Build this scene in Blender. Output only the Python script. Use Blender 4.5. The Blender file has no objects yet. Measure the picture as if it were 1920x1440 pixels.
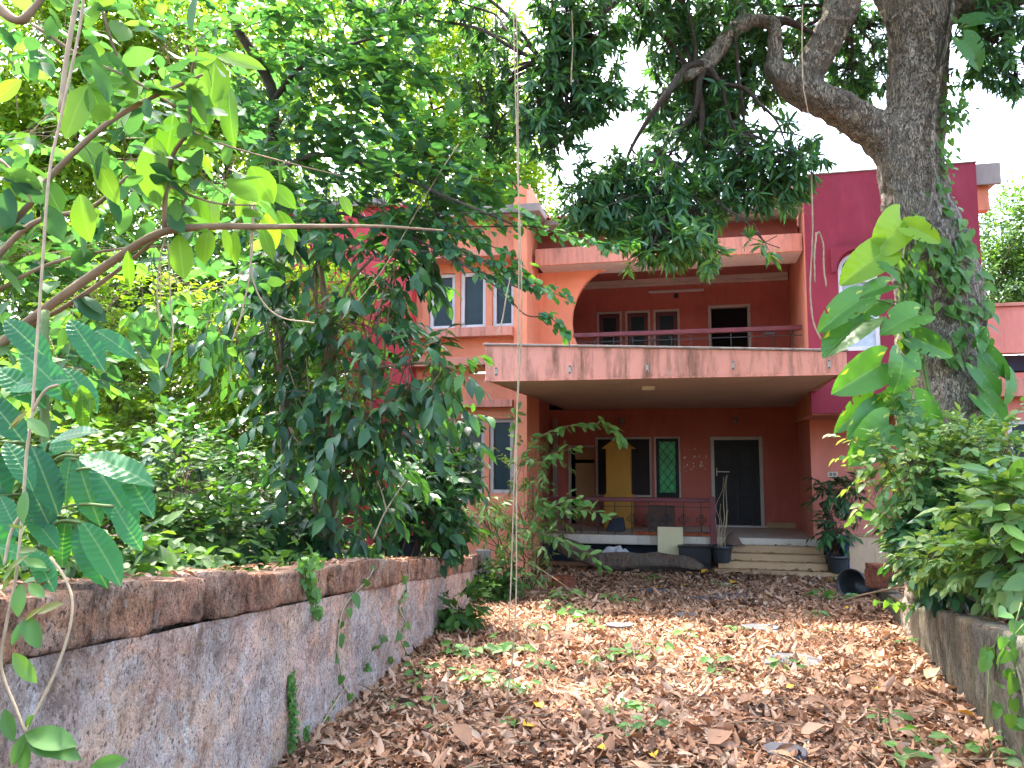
import bpy, bmesh, math, random
import numpy as np
from mathutils import Vector, Matrix, noise

# ------------------------------------------------------------ camera, sky, sun, exposure
SC = bpy.context.scene
EYE = 2.2                                    # eye above the ground at the house
FPX, PITCH = 1442.0, math.atan(137/1442.0)
cam_d = bpy.data.cameras.new('camera'); cam = bpy.data.objects.new('camera', cam_d)
SC.collection.objects.link(cam); SC.camera = cam
cam.location = (0, 0, EYE); cam.rotation_euler = (math.pi/2 + PITCH, 0, 0)
cam_d.sensor_width = 36; cam_d.lens = 36*FPX/1920; cam_d.clip_end = 2000; cam_d.clip_start = .05

SUN_EL, SUN_AZ = math.radians(60), math.radians(-28)      # azimuth from +Y towards +X: behind the house, to the left
world = bpy.data.worlds.new('World'); SC.world = world; world.use_nodes = True
nt = world.node_tree; bg = nt.nodes['Background']
sky = nt.nodes.new('ShaderNodeTexSky'); sky.sky_type = 'NISHITA'; sky.sun_disc = False
sky.sun_elevation = SUN_EL; sky.sun_rotation = SUN_AZ
sky.air_density = 1.0; sky.dust_density = 5.0; sky.ozone_density = 0.6
nt.links.new(sky.outputs[0], bg.inputs[0]); bg.inputs[1].default_value = 0.15
sun_d = bpy.data.lights.new('sun', 'SUN'); sun = bpy.data.objects.new('sun', sun_d)
SC.collection.objects.link(sun)
sun_d.energy = 2.2; sun_d.angle = math.radians(.6); sun_d.color = (1, .94, .84)
sdir = Vector((math.sin(SUN_AZ)*math.cos(SUN_EL), math.cos(SUN_AZ)*math.cos(SUN_EL), math.sin(SUN_EL)))
sun.rotation_euler = sdir.to_track_quat('Z', 'Y').to_euler(); sun.location = (0, 0, 30)
SC.view_settings.view_transform = 'Standard'; SC.view_settings.look = 'None'
SC.view_settings.exposure = 3.4; SC.view_settings.gamma = 1
SC.render.engine = 'CYCLES'
cy = SC.cycles
cy.use_denoising = True; cy.use_adaptive_sampling = True; cy.adaptive_threshold = .02; cy.max_bounces = 8; cy.diffuse_bounces = 4; cy.glossy_bounces = 2
cy.transmission_bounces = 3; cy.transparent_max_bounces = 4; cy.caustics_reflective = False; cy.caustics_refractive = False
cy.sample_clamp_indirect = 4

# ------------------------------------------------------------ helpers
def at(px, py, Y):                           # the point seen at a photo pixel, Y metres ahead
    a, b = (px-960)/FPX, (720-py)/FPX
    d = (a, math.cos(PITCH)-b*math.sin(PITCH), math.sin(PITCH)+b*math.cos(PITCH))
    k = Y/d[1]
    return np.array((d[0]*k, Y, d[2]*k+EYE))
def gz(Y):                                   # the drive falls gently towards the house
    t = min(1., max(-1., (Y-3)/10.)); return -1.5-.62*t+EYE
def on_ground(px, py):
    lo, hi = .5, 60.
    for _ in range(50):
        m = (lo+hi)/2
        if at(px, py, m)[2] > gz(m): lo = m
        else: hi = m
    return at(px, py, lo)
WA, WB = np.array((-1.15, 4.17)), np.array((-.43, 11.62))       # front foot of the left wall
def wall_x(Y): return WA[0]+(Y-WA[1])*(WB[0]-WA[0])/(WB[1]-WA[1])
def wall_top(Y): return EYE + float(np.interp(Y, [0, 2.1, 2.85, 4.2, 5.7, 10.3, 11.6], [-.18, -.36, -.44, -.59, -.75, -1.31, -1.43]))
def rwall_x(Y): return float(np.interp(Y, [1, 4.35, 6.45, 9.61, 12.36, 14], [1.4, 2.66, 3.45, 4.6, 5.66, 6.3]))
def rwall_top(Y): return EYE + float(np.interp(Y, [2, 3.9, 5.4, 8, 11.2, 13], [-.7, -.88, -1.09, -1.48, -1.84, -2.0]))

def link(o): SC.collection.objects.link(o); return o
def tag(o, label=None, cat=None, group=None, kind=None):
    if label: o['label'] = label
    if cat: o['category'] = cat
    if group: o['group'] = group
    if kind: o['kind'] = kind
    return o
def empty(name, loc, label, cat, group=None, rz=0):
    o = link(bpy.data.objects.new(name, None)); o.location = loc; o.rotation_euler = (0, 0, rz); o.empty_display_size = .2
    return tag(o, label, cat, group)
def adopt(o, parent):                        # geometry written in world coordinates, parent an unrotated Empty
    if parent is not None:
        o.parent = parent
        b = parent
        if b.get('frame') is not None: o.location = Vector(b['frame'])
        elif b.type == 'EMPTY': o.location = -b.location
    return o
class MB:
    def __init__(s): s.v = []; s.f = []; s.smooth = False
    def add(s, vs, fs):
        n = len(s.v); s.v += [tuple(map(float, q)) for q in vs]; s.f += [tuple(i+n for i in q) for q in fs]; return s
    def box(s, x0, x1, y0, y1, z0, z1):
        return s.add([(x0,y0,z0),(x1,y0,z0),(x1,y1,z0),(x0,y1,z0),(x0,y0,z1),(x1,y0,z1),(x1,y1,z1),(x0,y1,z1)],
                     [(0,3,2,1),(4,5,6,7),(0,1,5,4),(1,2,6,5),(2,3,7,6),(3,0,4,7)])
    def hexa(s, lo, hi):                     # two quads of corners, bottom and top
        return s.add(list(lo)+list(hi), [(0,3,2,1),(4,5,6,7),(0,1,5,4),(1,2,6,5),(2,3,7,6),(3,0,4,7)])
    def tube(s, pts, rad, n=6, cap=True, wob=0, seed=0):
        pts = [Vector(p) for p in pts]; m = len(pts)
        if not hasattr(rad, '__len__'): rad = [rad]*m
        t0 = (pts[1]-pts[0]).normalized(); ref = Vector((0,0,1)) if abs(t0.z) < .9 else Vector((1,0,0))
        e1 = t0.cross(ref).normalized(); vs = []
        for i, p in enumerate(pts):
            t = (pts[min(i+1, m-1)]-pts[max(i-1, 0)]).normalized()
            e1 = (e1-t*e1.dot(t)).normalized(); e2 = t.cross(e1)
            for k in range(n):
                a = 2*math.pi*k/n; q = e1*math.cos(a)+e2*math.sin(a); r = rad[i]
                if wob: r *= 1+wob*noise.noise(p*2.3+q*1.2+Vector((seed, 0, 0)))
                vs.append(p+q*r)
        fs = [(i*n+k, i*n+(k+1) % n, (i+1)*n+(k+1) % n, (i+1)*n+k) for i in range(m-1) for k in range(n)]
        if cap: fs += [tuple(range(n))[::-1], tuple((m-1)*n+k for k in range(n))]
        return s.add(vs, fs)
    def lathe(s, prof, c=(0,0,0), n=20):
        vs = [(c[0]+r*math.cos(2*math.pi*k/n), c[1]+r*math.sin(2*math.pi*k/n), c[2]+z) for r, z in prof for k in range(n)]
        m = len(prof)
        return s.add(vs, [(i*n+k, i*n+(k+1) % n, (i+1)*n+(k+1) % n, (i+1)*n+k) for i in range(m-1) for k in range(n)])
    def build(s, name, mat, parent=None, smooth=False, bevel=0):
        me = bpy.data.meshes.new(name); me.from_pydata(s.v, [], s.f); me.materials.append(mat)
        if smooth: me.polygons.foreach_set('use_smooth', [True]*len(me.polygons))
        me.update()
        o = link(bpy.data.objects.new(name, me))
        if bevel:
            b = o.modifiers.new('bevel', 'BEVEL'); b.width = bevel; b.segments = 2; b.limit_method = 'ANGLE'
        return adopt(o, parent)
def spline(pts, n=6):                        # Catmull-Rom through the points (any dimension)
    P = [np.array(p, float) for p in pts]; P = [2*P[0]-P[1]]+P+[2*P[-1]-P[-2]]; out = []
    for i in range(1, len(P)-2):
        for k in range(n):
            t = k/n; a, b, c, d = P[i-1], P[i], P[i+1], P[i+2]
            out.append(.5*((2*b)+(c-a)*t+(2*a-5*b+4*c-d)*t*t+(3*b-a-3*c+d)*t**3))
    out.append(P[-2]); return out

# ------------------------------------------------------------ materials
def new_mat(name):
    m = bpy.data.materials.new(name); m.use_nodes = True; t = m.node_tree
    p = t.nodes['Principled BSDF']; return m, t, p, t.links.new
def ramp(t, stops):
    r = t.nodes.new('ShaderNodeValToRGB'); e = r.color_ramp.elements
    while len(e) > len(stops): e.remove(e[-1])
    while len(e) < len(stops): e.new(.5)
    for k, (pos, c) in enumerate(stops):
        e[k].position = pos; e[k].color = (*c, 1) if len(c) == 3 else c
    return r
def noise_tex(t, L, scale, detail=6, rough=.6, vec=None, stretch=None, coord='Object'):
    n = t.nodes.new('ShaderNodeTexNoise'); n.inputs['Scale'].default_value = scale
    n.inputs['Detail'].default_value = detail; n.inputs['Roughness'].default_value = rough
    tc = t.nodes.new('ShaderNodeTexCoord'); mp = t.nodes.new('ShaderNodeMapping')
    L(tc.outputs[coord], mp.inputs[0]); L(mp.outputs[0], n.inputs['Vector'])
    if stretch: mp.inputs['Scale'].default_value = stretch
    return n
def mixc(t, L, fac, a, b, mode='MIX'):
    m = t.nodes.new('ShaderNodeMix'); m.data_type = 'RGBA'; m.blend_type = mode
    for s, v in ((m.inputs[0], fac), (m.inputs[6], a), (m.inputs[7], b)):
        if hasattr(v, 'is_output'): L(v, s)
        elif isinstance(v, tuple): s.default_value = (*v, 1)
        else: s.default_value = v
    return m.outputs[2]
def stained(name, col, var=.12, stain=(.10,.07,.05), amount=.5, rough=.85, streak=(3,3,.5), bump=.15, patch=None, patch_amt=.6, thr=.55):
    """painted or plastered wall: broad fading, rain streaks, fine grain, optional flaking"""
    m, t, p, L = new_mat(name)
    n1 = noise_tex(t, L, .8, 5); r1 = ramp(t, [(.3, tuple(c*(1-var) for c in col)), (.7, tuple(min(1, c*(1+var)) for c in col))])
    L(n1.outputs[0], r1.inputs[0])
    n2 = noise_tex(t, L, 2.2, 8, .7, stretch=streak); r2 = ramp(t, [(thr, (0,0,0)), (thr+.2, (amount,)*3)])
    L(n2.outputs[0], r2.inputs[0]); c = mixc(t, L, r2.outputs[0], r1.outputs[0], stain)
    nf = noise_tex(t, L, 1.3, 9, .75, stretch=(2.2, 2.2, .8)); rf = ramp(t, [(.46, (0,0,0)), (.66, (.55,)*3)]); L(nf.outputs[0], rf.inputs[0])
    c = mixc(t, L, rf.outputs[0], c, tuple(min(.8, x*1.2+.014) for x in col))          # sun-bleached bloom
    ns = noise_tex(t, L, 24, 6, .7); rs_ = ramp(t, [(.62, (0,0,0)), (.72, (amount*.5,)*3)]); L(ns.outputs[0], rs_.inputs[0]); c = mixc(t, L, rs_.outputs[0], c, stain)
    if patch:
        n3 = noise_tex(t, L, 5, 8, .75); r3 = ramp(t, [(.6, (0,0,0)), (.64, (patch_amt,)*3)])
        L(n3.outputs[0], r3.inputs[0]); c = mixc(t, L, r3.outputs[0], c, patch)
    L(c, p.inputs['Base Color']); p.inputs['Roughness'].default_value = rough
    n4 = noise_tex(t, L, 60, 4); b = t.nodes.new('ShaderNodeBump'); b.inputs['Strength'].default_value = bump; b.inputs['Distance'].default_value = .02
    L(n4.outputs[0], b.inputs['Height']); L(b.outputs[0], p.inputs['Normal'])
    return m
def plain(name, col, rough=.6, var=.2, scale=8, spec=.4, metal=0):
    m, t, p, L = new_mat(name)
    n = noise_tex(t, L, scale, 6); r = ramp(t, [(.3, tuple(c*(1-var) for c in col)), (.7, tuple(min(1, c*(1+var)) for c in col))])
    L(n.outputs[0], r.inputs[0]); L(r.outputs[0], p.inputs['Base Color'])
    p.inputs['Roughness'].default_value = rough; p.inputs['Metallic'].default_value = metal
    p.inputs['Specular IOR Level'].default_value = spec
    return m
def leaf_mat(name, cols, trans=.35, rough=.45, spec=.4, tcol=None, per_object=False, veins=None, blotch=None):
    """leaf: colour picked per leaf, light let through"""
    m, t, p, L = new_mat(name)
    if per_object: src = t.nodes.new('ShaderNodeObjectInfo').outputs['Random']
    else:
        a = t.nodes.new('ShaderNodeAttribute'); a.attribute_name = 'rnd'; src = a.outputs['Fac']
    r = ramp(t, [(k/max(1, len(cols)-1), c) for k, c in enumerate(cols)]); L(src, r.inputs[0]); c = r.outputs[0]
    if blotch:                               # yellow variegation in long streaks off the midrib
        n = noise_tex(t, L, 2.2, 2, .5, stretch=(4, 1.0, 1)); rr = ramp(t, [(.66, (0,0,0)), (.69, (1,1,1))]); L(n.outputs[0], rr.inputs[0])
        c = mixc(t, L, rr.outputs[0], c, blotch)
    if veins:                                # pale midrib
        tc = t.nodes.new('ShaderNodeTexCoord'); sx = t.nodes.new('ShaderNodeSeparateXYZ'); L(tc.outputs['Object'], sx.inputs[0])
        ab = t.nodes.new('ShaderNodeMath'); ab.operation = 'ABSOLUTE'; L(sx.outputs[0], ab.inputs[0])
        lt = t.nodes.new('ShaderNodeMath'); lt.operation = 'LESS_THAN'; L(ab.outputs[0], lt.inputs[0]); lt.inputs[1].default_value = .012
        ml = t.nodes.new('ShaderNodeMath'); ml.operation = 'MULTIPLY'; L(lt.outputs[0], ml.inputs[0]); ml.inputs[1].default_value = .5
        c = mixc(t, L, ml.outputs[0], c, veins)
    L(c, p.inputs['Base Color']); p.inputs['Roughness'].default_value = rough; p.inputs['Specular IOR Level'].default_value = spec
    tr = t.nodes.new('ShaderNodeBsdfTranslucent')
    tc2 = mixc(t, L, 1., c, tcol or (1.6, 1.5, .5), 'MULTIPLY'); L(tc2, tr.inputs[0])
    mx = t.nodes.new('ShaderNodeMixShader'); mx.inputs[0].default_value = trans
    L(p.outputs[0], mx.inputs[1]); L(tr.outputs[0], mx.inputs[2]); L(mx.outputs[0], t.nodes['Material Output'].inputs[0])
    return m
def bark_mat(name, c0, c1, c2, scale=9, strength=.9, stretch=(1.6, 1.6, .35)):
    m, t, p, L = new_mat(name)
    n1 = noise_tex(t, L, scale, 8, .65, stretch=stretch); n2 = noise_tex(t, L, 1.6, 5, .6); n3 = noise_tex(t, L, 35, 5)
    v = t.nodes.new('ShaderNodeTexVoronoi'); v.feature = 'DISTANCE_TO_EDGE'; v.inputs['Scale'].default_value = scale*2.0
    tc = t.nodes.new('ShaderNodeTexCoord'); mp = t.nodes.new('ShaderNodeMapping'); mp.inputs['Scale'].default_value = (1.9, 1.9, .30)
    mv = t.nodes.new('ShaderNodeVectorMath'); mv.operation = 'MULTIPLY_ADD'; mv.inputs[1].default_value = (.34,)*3
    L(n1.outputs['Color'], mv.inputs[0]); L(tc.outputs['Object'], mv.inputs[2]); L(mv.outputs[0], mp.inputs[0]); L(mp.outputs[0], v.inputs['Vector'])
    rv = ramp(t, [(.01, (0,0,0)), (.13, (1,1,1))]); L(v.outputs['Distance'], rv.inputs[0])
    rc = ramp(t, [(.3, c0), (.52, c1), (.72, c2)]); L(n1.outputs[0], rc.inputs[0])
    crack = mixc(t, L, rv.outputs[0], tuple(x*.28 for x in c0), rc.outputs[0])
    r2 = ramp(t, [(.45, (0,0,0)), (.7, (.5,.5,.5))]); L(n2.outputs[0], r2.inputs[0])
    c = mixc(t, L, r2.outputs[0], crack, (.20, .19, .16)); L(c, p.inputs['Base Color']); p.inputs['Roughness'].default_value = .95
    ad = t.nodes.new('ShaderNodeMath'); ad.operation = 'MULTIPLY_ADD'; ad.inputs[1].default_value = .5; L(n1.outputs[0], ad.inputs[0]); L(rv.outputs[0], ad.inputs[2])
    ad2 = t.nodes.new('ShaderNodeMath'); ad2.operation = 'MULTIPLY_ADD'; ad2.inputs[1].default_value = .3; L(n3.outputs[0], ad2.inputs[0]); L(ad.outputs[0], ad2.inputs[2])
    b = t.nodes.new('ShaderNodeBump'); b.inputs['Strength'].default_value = strength; b.inputs['Distance'].default_value = .05
    L(ad2.outputs[0], b.inputs['Height']); L(b.outputs[0], p.inputs['Normal'])
    return m
def rock_mat(name, cols, lichen=None, streak=None, dark=(.05,.035,.03), pit=55, strength=.9, lich=(.53,.60), dk=(.56,.66)):
    """laterite: pitted, patchy"""
    m, t, p, L = new_mat(name)
    n1 = noise_tex(t, L, 3.1, 9, .75); n2 = noise_tex(t, L, 17, 8, .8); n3 = noise_tex(t, L, pit, 5, .65, stretch=(1, 1, .75)); n6 = noise_tex(t, L, 140, 3, .6)
    r1 = ramp(t, [(.41+.2*k/(len(cols)-1), c) for k, c in enumerate(cols)])
    ad = t.nodes.new('ShaderNodeMath'); ad.operation = 'MULTIPLY_ADD'; ad.inputs[1].default_value = .5
    sb = t.nodes.new('ShaderNodeMath'); sb.operation = 'MULTIPLY'; sb.inputs[1].default_value = .5
    L(n2.outputs[0], ad.inputs[0]); L(n1.outputs[0], sb.inputs[0]); L(sb.outputs[0], ad.inputs[2]); L(ad.outputs[0], r1.inputs[0]); c = r1.outputs[0]
    for sc_, tint in ((1.1, (1.18, .98, .90)), (1.7, (.72, .74, .76)), (2.6, (1.25, 1.05, .85))):      # broad drifts of pink, grey and tan
        nb = noise_tex(t, L, sc_, 7, .7, stretch=(1, 1, 1.3)); rb_ = ramp(t, [(.50, (0,0,0)), (.58, (.85,)*3)]); L(nb.outputs[0], rb_.inputs[0])
        nb.noise_dimensions = '4D'; nb.inputs['W'].default_value = sc_*7
        c = mixc(t, L, rb_.outputs[0], c, mixc(t, L, 1., c, tint, 'MULTIPLY'))
    if lichen:
        n4 = noise_tex(t, L, 4.3, 10, .8, stretch=streak or (1,1,1)); r4 = ramp(t, [(lich[0], (0,0,0)), (lich[1], (.8,)*3)]); L(n4.outputs[0], r4.inputs[0])
        c = mixc(t, L, r4.outputs[0], c, lichen)
    n5 = noise_tex(t, L, 5.3, 10, .8, stretch=(1,1,.6)); r5 = ramp(t, [(dk[0], (0,0,0)), (dk[1], (.8,)*3)]); L(n5.outputs[0], r5.inputs[0])
    c = mixc(t, L, r5.outputs[0], c, dark)
    r3 = ramp(t, [(.36, (.95,)*3), (.46, (0,0,0))]); L(n3.outputs[0], r3.inputs[0]); c = mixc(t, L, r3.outputs[0], c, dark)
    r6 = ramp(t, [(.3, (.72,)*3), (.7, (1.25,)*3)]); L(n6.outputs[0], r6.inputs[0]); c = mixc(t, L, 1., c, r6.outputs[0], 'MULTIPLY')
    L(c, p.inputs['Base Color']); p.inputs['Roughness'].default_value = .95; p.inputs['Specular IOR Level'].default_value = .2
    ad2 = t.nodes.new('ShaderNodeMath'); ad2.operation = 'ADD'; L(n3.outputs[0], ad2.inputs[0]); L(n2.outputs[0], ad2.inputs[1])
    b = t.nodes.new('ShaderNodeBump'); b.inputs['Strength'].default_value = strength; b.inputs['Distance'].default_value = .03
    L(ad2.outputs[0], b.inputs['Height']); L(b.outputs[0], p.inputs['Normal'])
    return m
M = {}
M['salmon'] = stained('salmon_paint', (.66, .225, .125), .1, (.16,.08,.05), .55)
M['veranda'] = stained('veranda_paint', (.39, .10, .075), .12, (.10,.04,.035), .5)
M['pink'] = stained('pink_paint', (.64, .215, .165), .08, (.2,.1,.08), .3)
M['fascia'] = stained('stained_fascia', (.70, .30, .23), .1, (.13,.065,.032), .95, streak=(2.6,2.6,.35), thr=.46, patch=(.55,.42,.33), patch_amt=.25)
M['crimson'] = stained('crimson_paint', (.215, .014, .034), .12, (.11,.010,.020), .5)
M['red'] = stained('lit_crimson_paint', (.50, .045, .06), .1, (.3,.03,.04), .4)  # crimson made brighter in colour, standing in for stronger light on the left block
M['soffit'] = stained('soffit_whitewash', (.44, .34, .295), .12, (.25,.16,.12), .4, streak=(1,1,1))
M['ledge'] = stained('weathered_ledge', (.55, .21, .15), .12, (.14,.08,.055), .75, streak=(5,5,.5), thr=.48)
M['concrete'] = stained('grey_concrete', (.27, .22, .20), .2, (.07,.06,.055), .7, thr=.48)
M['whiteframe'] = stained('white_frame_paint', (.60, .58, .60), .08, (.22,.17,.15), .6, patch=(.25,.17,.13), patch_amt=.5)
M['oldframe'] = stained('old_frame_paint', (.42, .37, .34), .15, (.15,.1,.08), .7, patch=(.2,.12,.09), patch_amt=.6)
M['maroon'] = plain('maroon_gloss_paint', (.13, .028, .035), .45, .25, 5)
M['iron'] = plain('black_iron', (.02, .016, .016), .5, .3, 20)
M['darkwood'] = plain('dark_door_wood', (.009, .010, .012), .55, .35, 5, .25)
M['doorpanel'] = plain('door_panel_wood', (.004, .0045, .006), .5, .35, 5, .25)
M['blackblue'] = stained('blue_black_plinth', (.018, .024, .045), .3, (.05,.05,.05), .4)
M['tile'] = stained('cream_floor_tile', (.50, .44, .36), .1, (.2,.15,.1), .6, rough=.5)
M['steptile'] = stained('wood_look_step_tile', (.36, .225, .115), .18, (.13,.075,.04), .65, rough=.55, streak=(.6,.6,6))
M['roof'] = plain('clay_roof_tile', (.42, .13, .07), .9, .3, 5)
M['mustard'] = stained('mustard_board', (.40, .20, .03), .12, (.2,.1,.02), .4)
M['ply'] = stained('pale_plywood', (.52, .45, .27), .1, (.25,.16,.08), .5, thr=.56)
M['tan'] = stained('tan_board', (.32, .18, .09), .15, (.12,.07,.04), .5)
M['stainedboard'] = stained('stained_cement_board', (.50, .33, .21), .15, (.14,.07,.04), .85, thr=.5, patch=(.18,.09,.05), patch_amt=.7)
M['blackplastic'] = plain('black_plastic', (.028, .031, .034), .4, .3, 6)
M['blackbox'] = plain('black_box', (.012, .010, .012), .45, .4, 6)
M['brownbox'] = plain('brown_card', (.10, .06, .045), .8, .3, 6)
M['tarp'] = plain('grey_tarp', (.42, .41, .42), .5, .25, 6)
M['orange'] = plain('orange_cloth', (.48, .11, .04), .9, .45, 25)
M['clay'] = rock_mat('clay_block', [(.10,.035,.02), (.22,.08,.045), (.3,.12,.07)])
M['cream'] = plain('cream_plastic', (.62, .58, .48), .4, .08, 5)
M['tubewhite'] = plain('tube_white', (.55, .52, .5), .4, .05, 5)
M['blue'] = plain('blue_paint', (.01, .02, .09), .5, .3, 6)
M['bark'] = bark_mat('tree_bark', (.17, .13, .098), (.37, .295, .225), (.52, .435, .345))
M['limb'] = bark_mat('branch_bark', (.035, .022, .016), (.095, .058, .042), (.16, .11, .085), 22, .6)
M['twig'] = plain('thin_twig', (.10, .065, .045), .9, .3, 12)
M['stem'] = plain('pale_stem', (.22, .15, .09), .9, .35, 12)
M['greenstem'] = plain('green_stem', (.10, .15, .04), .7, .3, 12)
M['vine'] = plain('dry_vine', (.36, .27, .17), .9, .25, 20)
M['logbark'] = bark_mat('log_bark', (.13, .075, .048), (.30, .19, .13), (.42, .30, .21), 14, 1.)
M['coping'] = rock_mat('laterite_stone', [(.15,.085,.058), (.34,.20,.14), (.50,.31,.22), (.60,.44,.35)], lichen=(.60,.54,.48), streak=(1,1,.7), dark=(.065,.045,.034), pit=70, strength=1., lich=(.56,.66), dk=(.49,.62))
M['oldwall'] = rock_mat('weathered_wall', [(.32,.225,.185), (.52,.40,.345), (.66,.53,.47), (.72,.63,.58)], lichen=(.78,.77,.75), streak=(1.4,1.4,.6), dark=(.17,.125,.10), pit=60, strength=1., lich=(.54,.64), dk=(.56,.68))
M['rwall'] = rock_mat('mossy_concrete', [(.045,.042,.033), (.085,.078,.062), (.12,.112,.09), (.165,.155,.13)], lichen=(.06,.075,.035), streak=(1.5,1.5,.35), dark=(.04,.03,.022), pit=18, strength=.7)
M['soil'] = rock_mat('soil', [(.03,.018,.012), (.07,.04,.026), (.12,.07,.045)], dark=(.03,.02,.014))
M['drive'] = rock_mat('worn_paving', [(.04,.026,.02), (.08,.055,.042), (.13,.095,.075)], lichen=(.12,.10,.08), dark=(.05,.035,.025))
M['slate'] = plain('grey_slate', (.075, .073, .08), .7, .2, 7)

def glass(name, col, rough=.12):
    m, t, p, L = new_mat(name); n = noise_tex(t, L, 3, 5); r = ramp(t, [(.3, tuple(c*.6 for c in col)), (.7, tuple(c*1.3 for c in col))])
    L(n.outputs[0], r.inputs[0]); L(r.outputs[0], p.inputs['Base Color']); p.inputs['Roughness'].default_value = rough; p.inputs['Specular IOR Level'].default_value = .3
    return m
M['pane'] = glass('dark_blue_pane', (.006, .022, .030), .35); M['dustpane'] = glass('dusty_pane', (.05, .055, .05), .35)
M['greenpane'] = glass('green_pane', (.03, .38, .13), .3); M['skypane'] = glass('pale_pane', (.35, .40, .48), .1)  # green glass given a bright colour for the glow of light behind it
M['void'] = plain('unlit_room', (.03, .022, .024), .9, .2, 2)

# ------------------------------------------------------------ ground
def sheet(name, xs, ys, zf, mat, kind='structure', smooth=True):
    nx, ny = len(xs), len(ys)
    vs = [(x, y, zf(x, y)) for y in ys for x in xs]
    fs = [(j*nx+i, j*nx+i+1, (j+1)*nx+i+1, (j+1)*nx+i) for j in range(ny-1) for i in range(nx-1)]
    mb = MB().add(vs, fs); o = mb.build(name, mat, None, smooth); return tag(o, kind=kind)
xs = list(np.concatenate([[-300, -120, -50, -25, -12], np.arange(-8, 10.01, .3), [14, 25, 50, 120, 300]]))
ys = list(np.concatenate([[-40, -15, -6], np.arange(0, 18.01, .3), [22, 30, 50, 100, 200, 500]]))
def zground(x, y): return gz(y)+.03*noise.noise(Vector((x*.8, y*.8, 0)))-.01
sheet('ground', xs, ys, zground, M['drive'])
ys2 = list(np.arange(-1, 12.3, .25))
nx2 = 24                                    # left bed: its first column runs down the wall's back
vs, fs = [], []
for y in ys2:
    for i in range(nx2):
        x = wall_x(y)-.17-(i/(nx2-1))**1.6*14
        z = wall_top(y)-.1+.05*noise.noise(Vector((x*1.3, y*1.3, 4)))
        if i == 0: z = wall_top(y)-.12
        vs.append((x, y, z))
fs = [(j*nx2+i+1, j*nx2+i, (j+1)*nx2+i, (j+1)*nx2+i+1) for j in range(len(ys2)-1) for i in range(nx2-1)]
n0 = len(vs); last = (len(ys2)-1)*nx2
vs += [(x, y+.3, -.2) for x, y, z in vs[last:last+nx2]]
fs += [(last+i+1, last+i, n0+i, n0+i+1) for i in range(nx2-1)]
tag(MB().add(vs, fs).build('planting_bed', M['soil'], None, True), kind='structure')
vs = []; ys3 = list(np.arange(1, 12.6, .25))
for y in ys3:
    for i in range(14):
        x = rwall_x(y)+.14+(i/13)**1.4*9
        vs.append((x, y, rwall_top(y)-.05+.04*noise.noise(Vector((x*2, y*2, 9)))))
fs = [(j*14+i, j*14+i+1, (j+1)*14+i+1, (j+1)*14+i) for j in range(len(ys3)-1) for i in range(13)]
tag(MB().add(vs, fs).build('raised_bed', M['soil'], None, True), kind='structure')

# ------------------------------------------------------------ left laterite wall
def rough_grid(mb, o, eu, ev, nrm, nu, nv, amp, seed, groove=None, freq=5.):
    """a relief face: corner o, edge vectors eu and ev"""
    o, eu, ev, nrm = map(Vector, (o, eu, ev, nrm)); vs = []
    for j in range(nv+1):
        for i in range(nu+1):
            p = o+eu*(i/nu)+ev*(j/nv)
            d = noise.fractal(p*freq+Vector((seed, 0, 0)), .9, 2.1, 5)*amp
            if groove: d -= groove(p)
            vs.append(p+nrm*d)
    w = nu+1
    mb.add(vs, [(j*w+i, j*w+i+1, (j+1)*w+i+1, (j+1)*w+i) for j in range(nv) for i in range(nu)])
def stone_block(A, B, z0a, z1a, z0b, z1b, depth, out, seed, amp=.018):
    """rough stone between plan points A and B (front face), bottom and top heights at both ends"""
    bm = bmesh.new()
    A, B, out = Vector((*A, 0)), Vector((*B, 0)), Vector((*out, 0))
    nu, nv, nw = 18, 9, 5
    idx = {}
    def P(i, j, k):
        s, t, w = i/nu, j/nv, k/nw
        p = A.lerp(B, s)-out*(depth*w); z = (z0a+(z0b-z0a)*s)*(1-t)+(z1a+(z1b-z1a)*s)*t
        p.z = z; c = A.lerp(B, .5)-out*depth/2; c.z = (z0a+z1a+z0b+z1b)/4
        e = sum(1 for q, n in ((i, nu), (j, nv), (k, nw)) if q in (0, n))
        n = (p-c).normalized()
        p -= n*(.0045*(e-1)+.010*abs(noise.noise(p*9)))
        p += n*noise.fractal(p*6+Vector((seed*3.7, 0, 0)), .9, 2.1, 5)*amp
        return p
    def V(i, j, k):
        if (i, j, k) not in idx: idx[i, j, k] = bm.verts.new(P(i, j, k))
        return idx[i, j, k]
    for i in range(nu):
        for j in range(nv):
            for k, fl in ((0, 0), (nw, 1)):
                f = [V(i,j,k), V(i+1,j,k), V(i+1,j+1,k), V(i,j+1,k)]; bm.faces.new(f[::-1] if fl else f)
    for i in range(nu):
        for k in range(nw):
            for j, fl in ((0, 1), (nv, 0)):
                f = [V(i,j,k), V(i+1,j,k), V(i+1,j,k+1), V(i,j,k+1)]; bm.faces.new(f[::-1] if fl else f)
    for j in range(nv):
        for k in range(nw):
            for i, fl in ((0, 0), (nu, 1)):
                f = [V(i,j,k), V(i,j+1,k), V(i,j+1,k+1), V(i,j,k+1)]; bm.faces.new(f[::-1] if fl else f)
    bmesh.ops.recalc_face_normals(bm, faces=bm.faces)
    me = bpy.data.meshes.new('stone'); bm.to_mesh(me); bm.free()
    me.polygons.foreach_set('use_smooth', [True]*len(me.polygons)); return me
R_ = random.Random(5)
wd = (WB-WA)/np.linalg.norm(WB-WA); wout = np.array((wd[1], -wd[0]))
wall = empty('garden_wall', (wall_x(6), 6, gz(6)), 'low wall of weathered laterite stone with darker coping along the leafy drive', 'wall')
y = .9; k = 0
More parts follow.
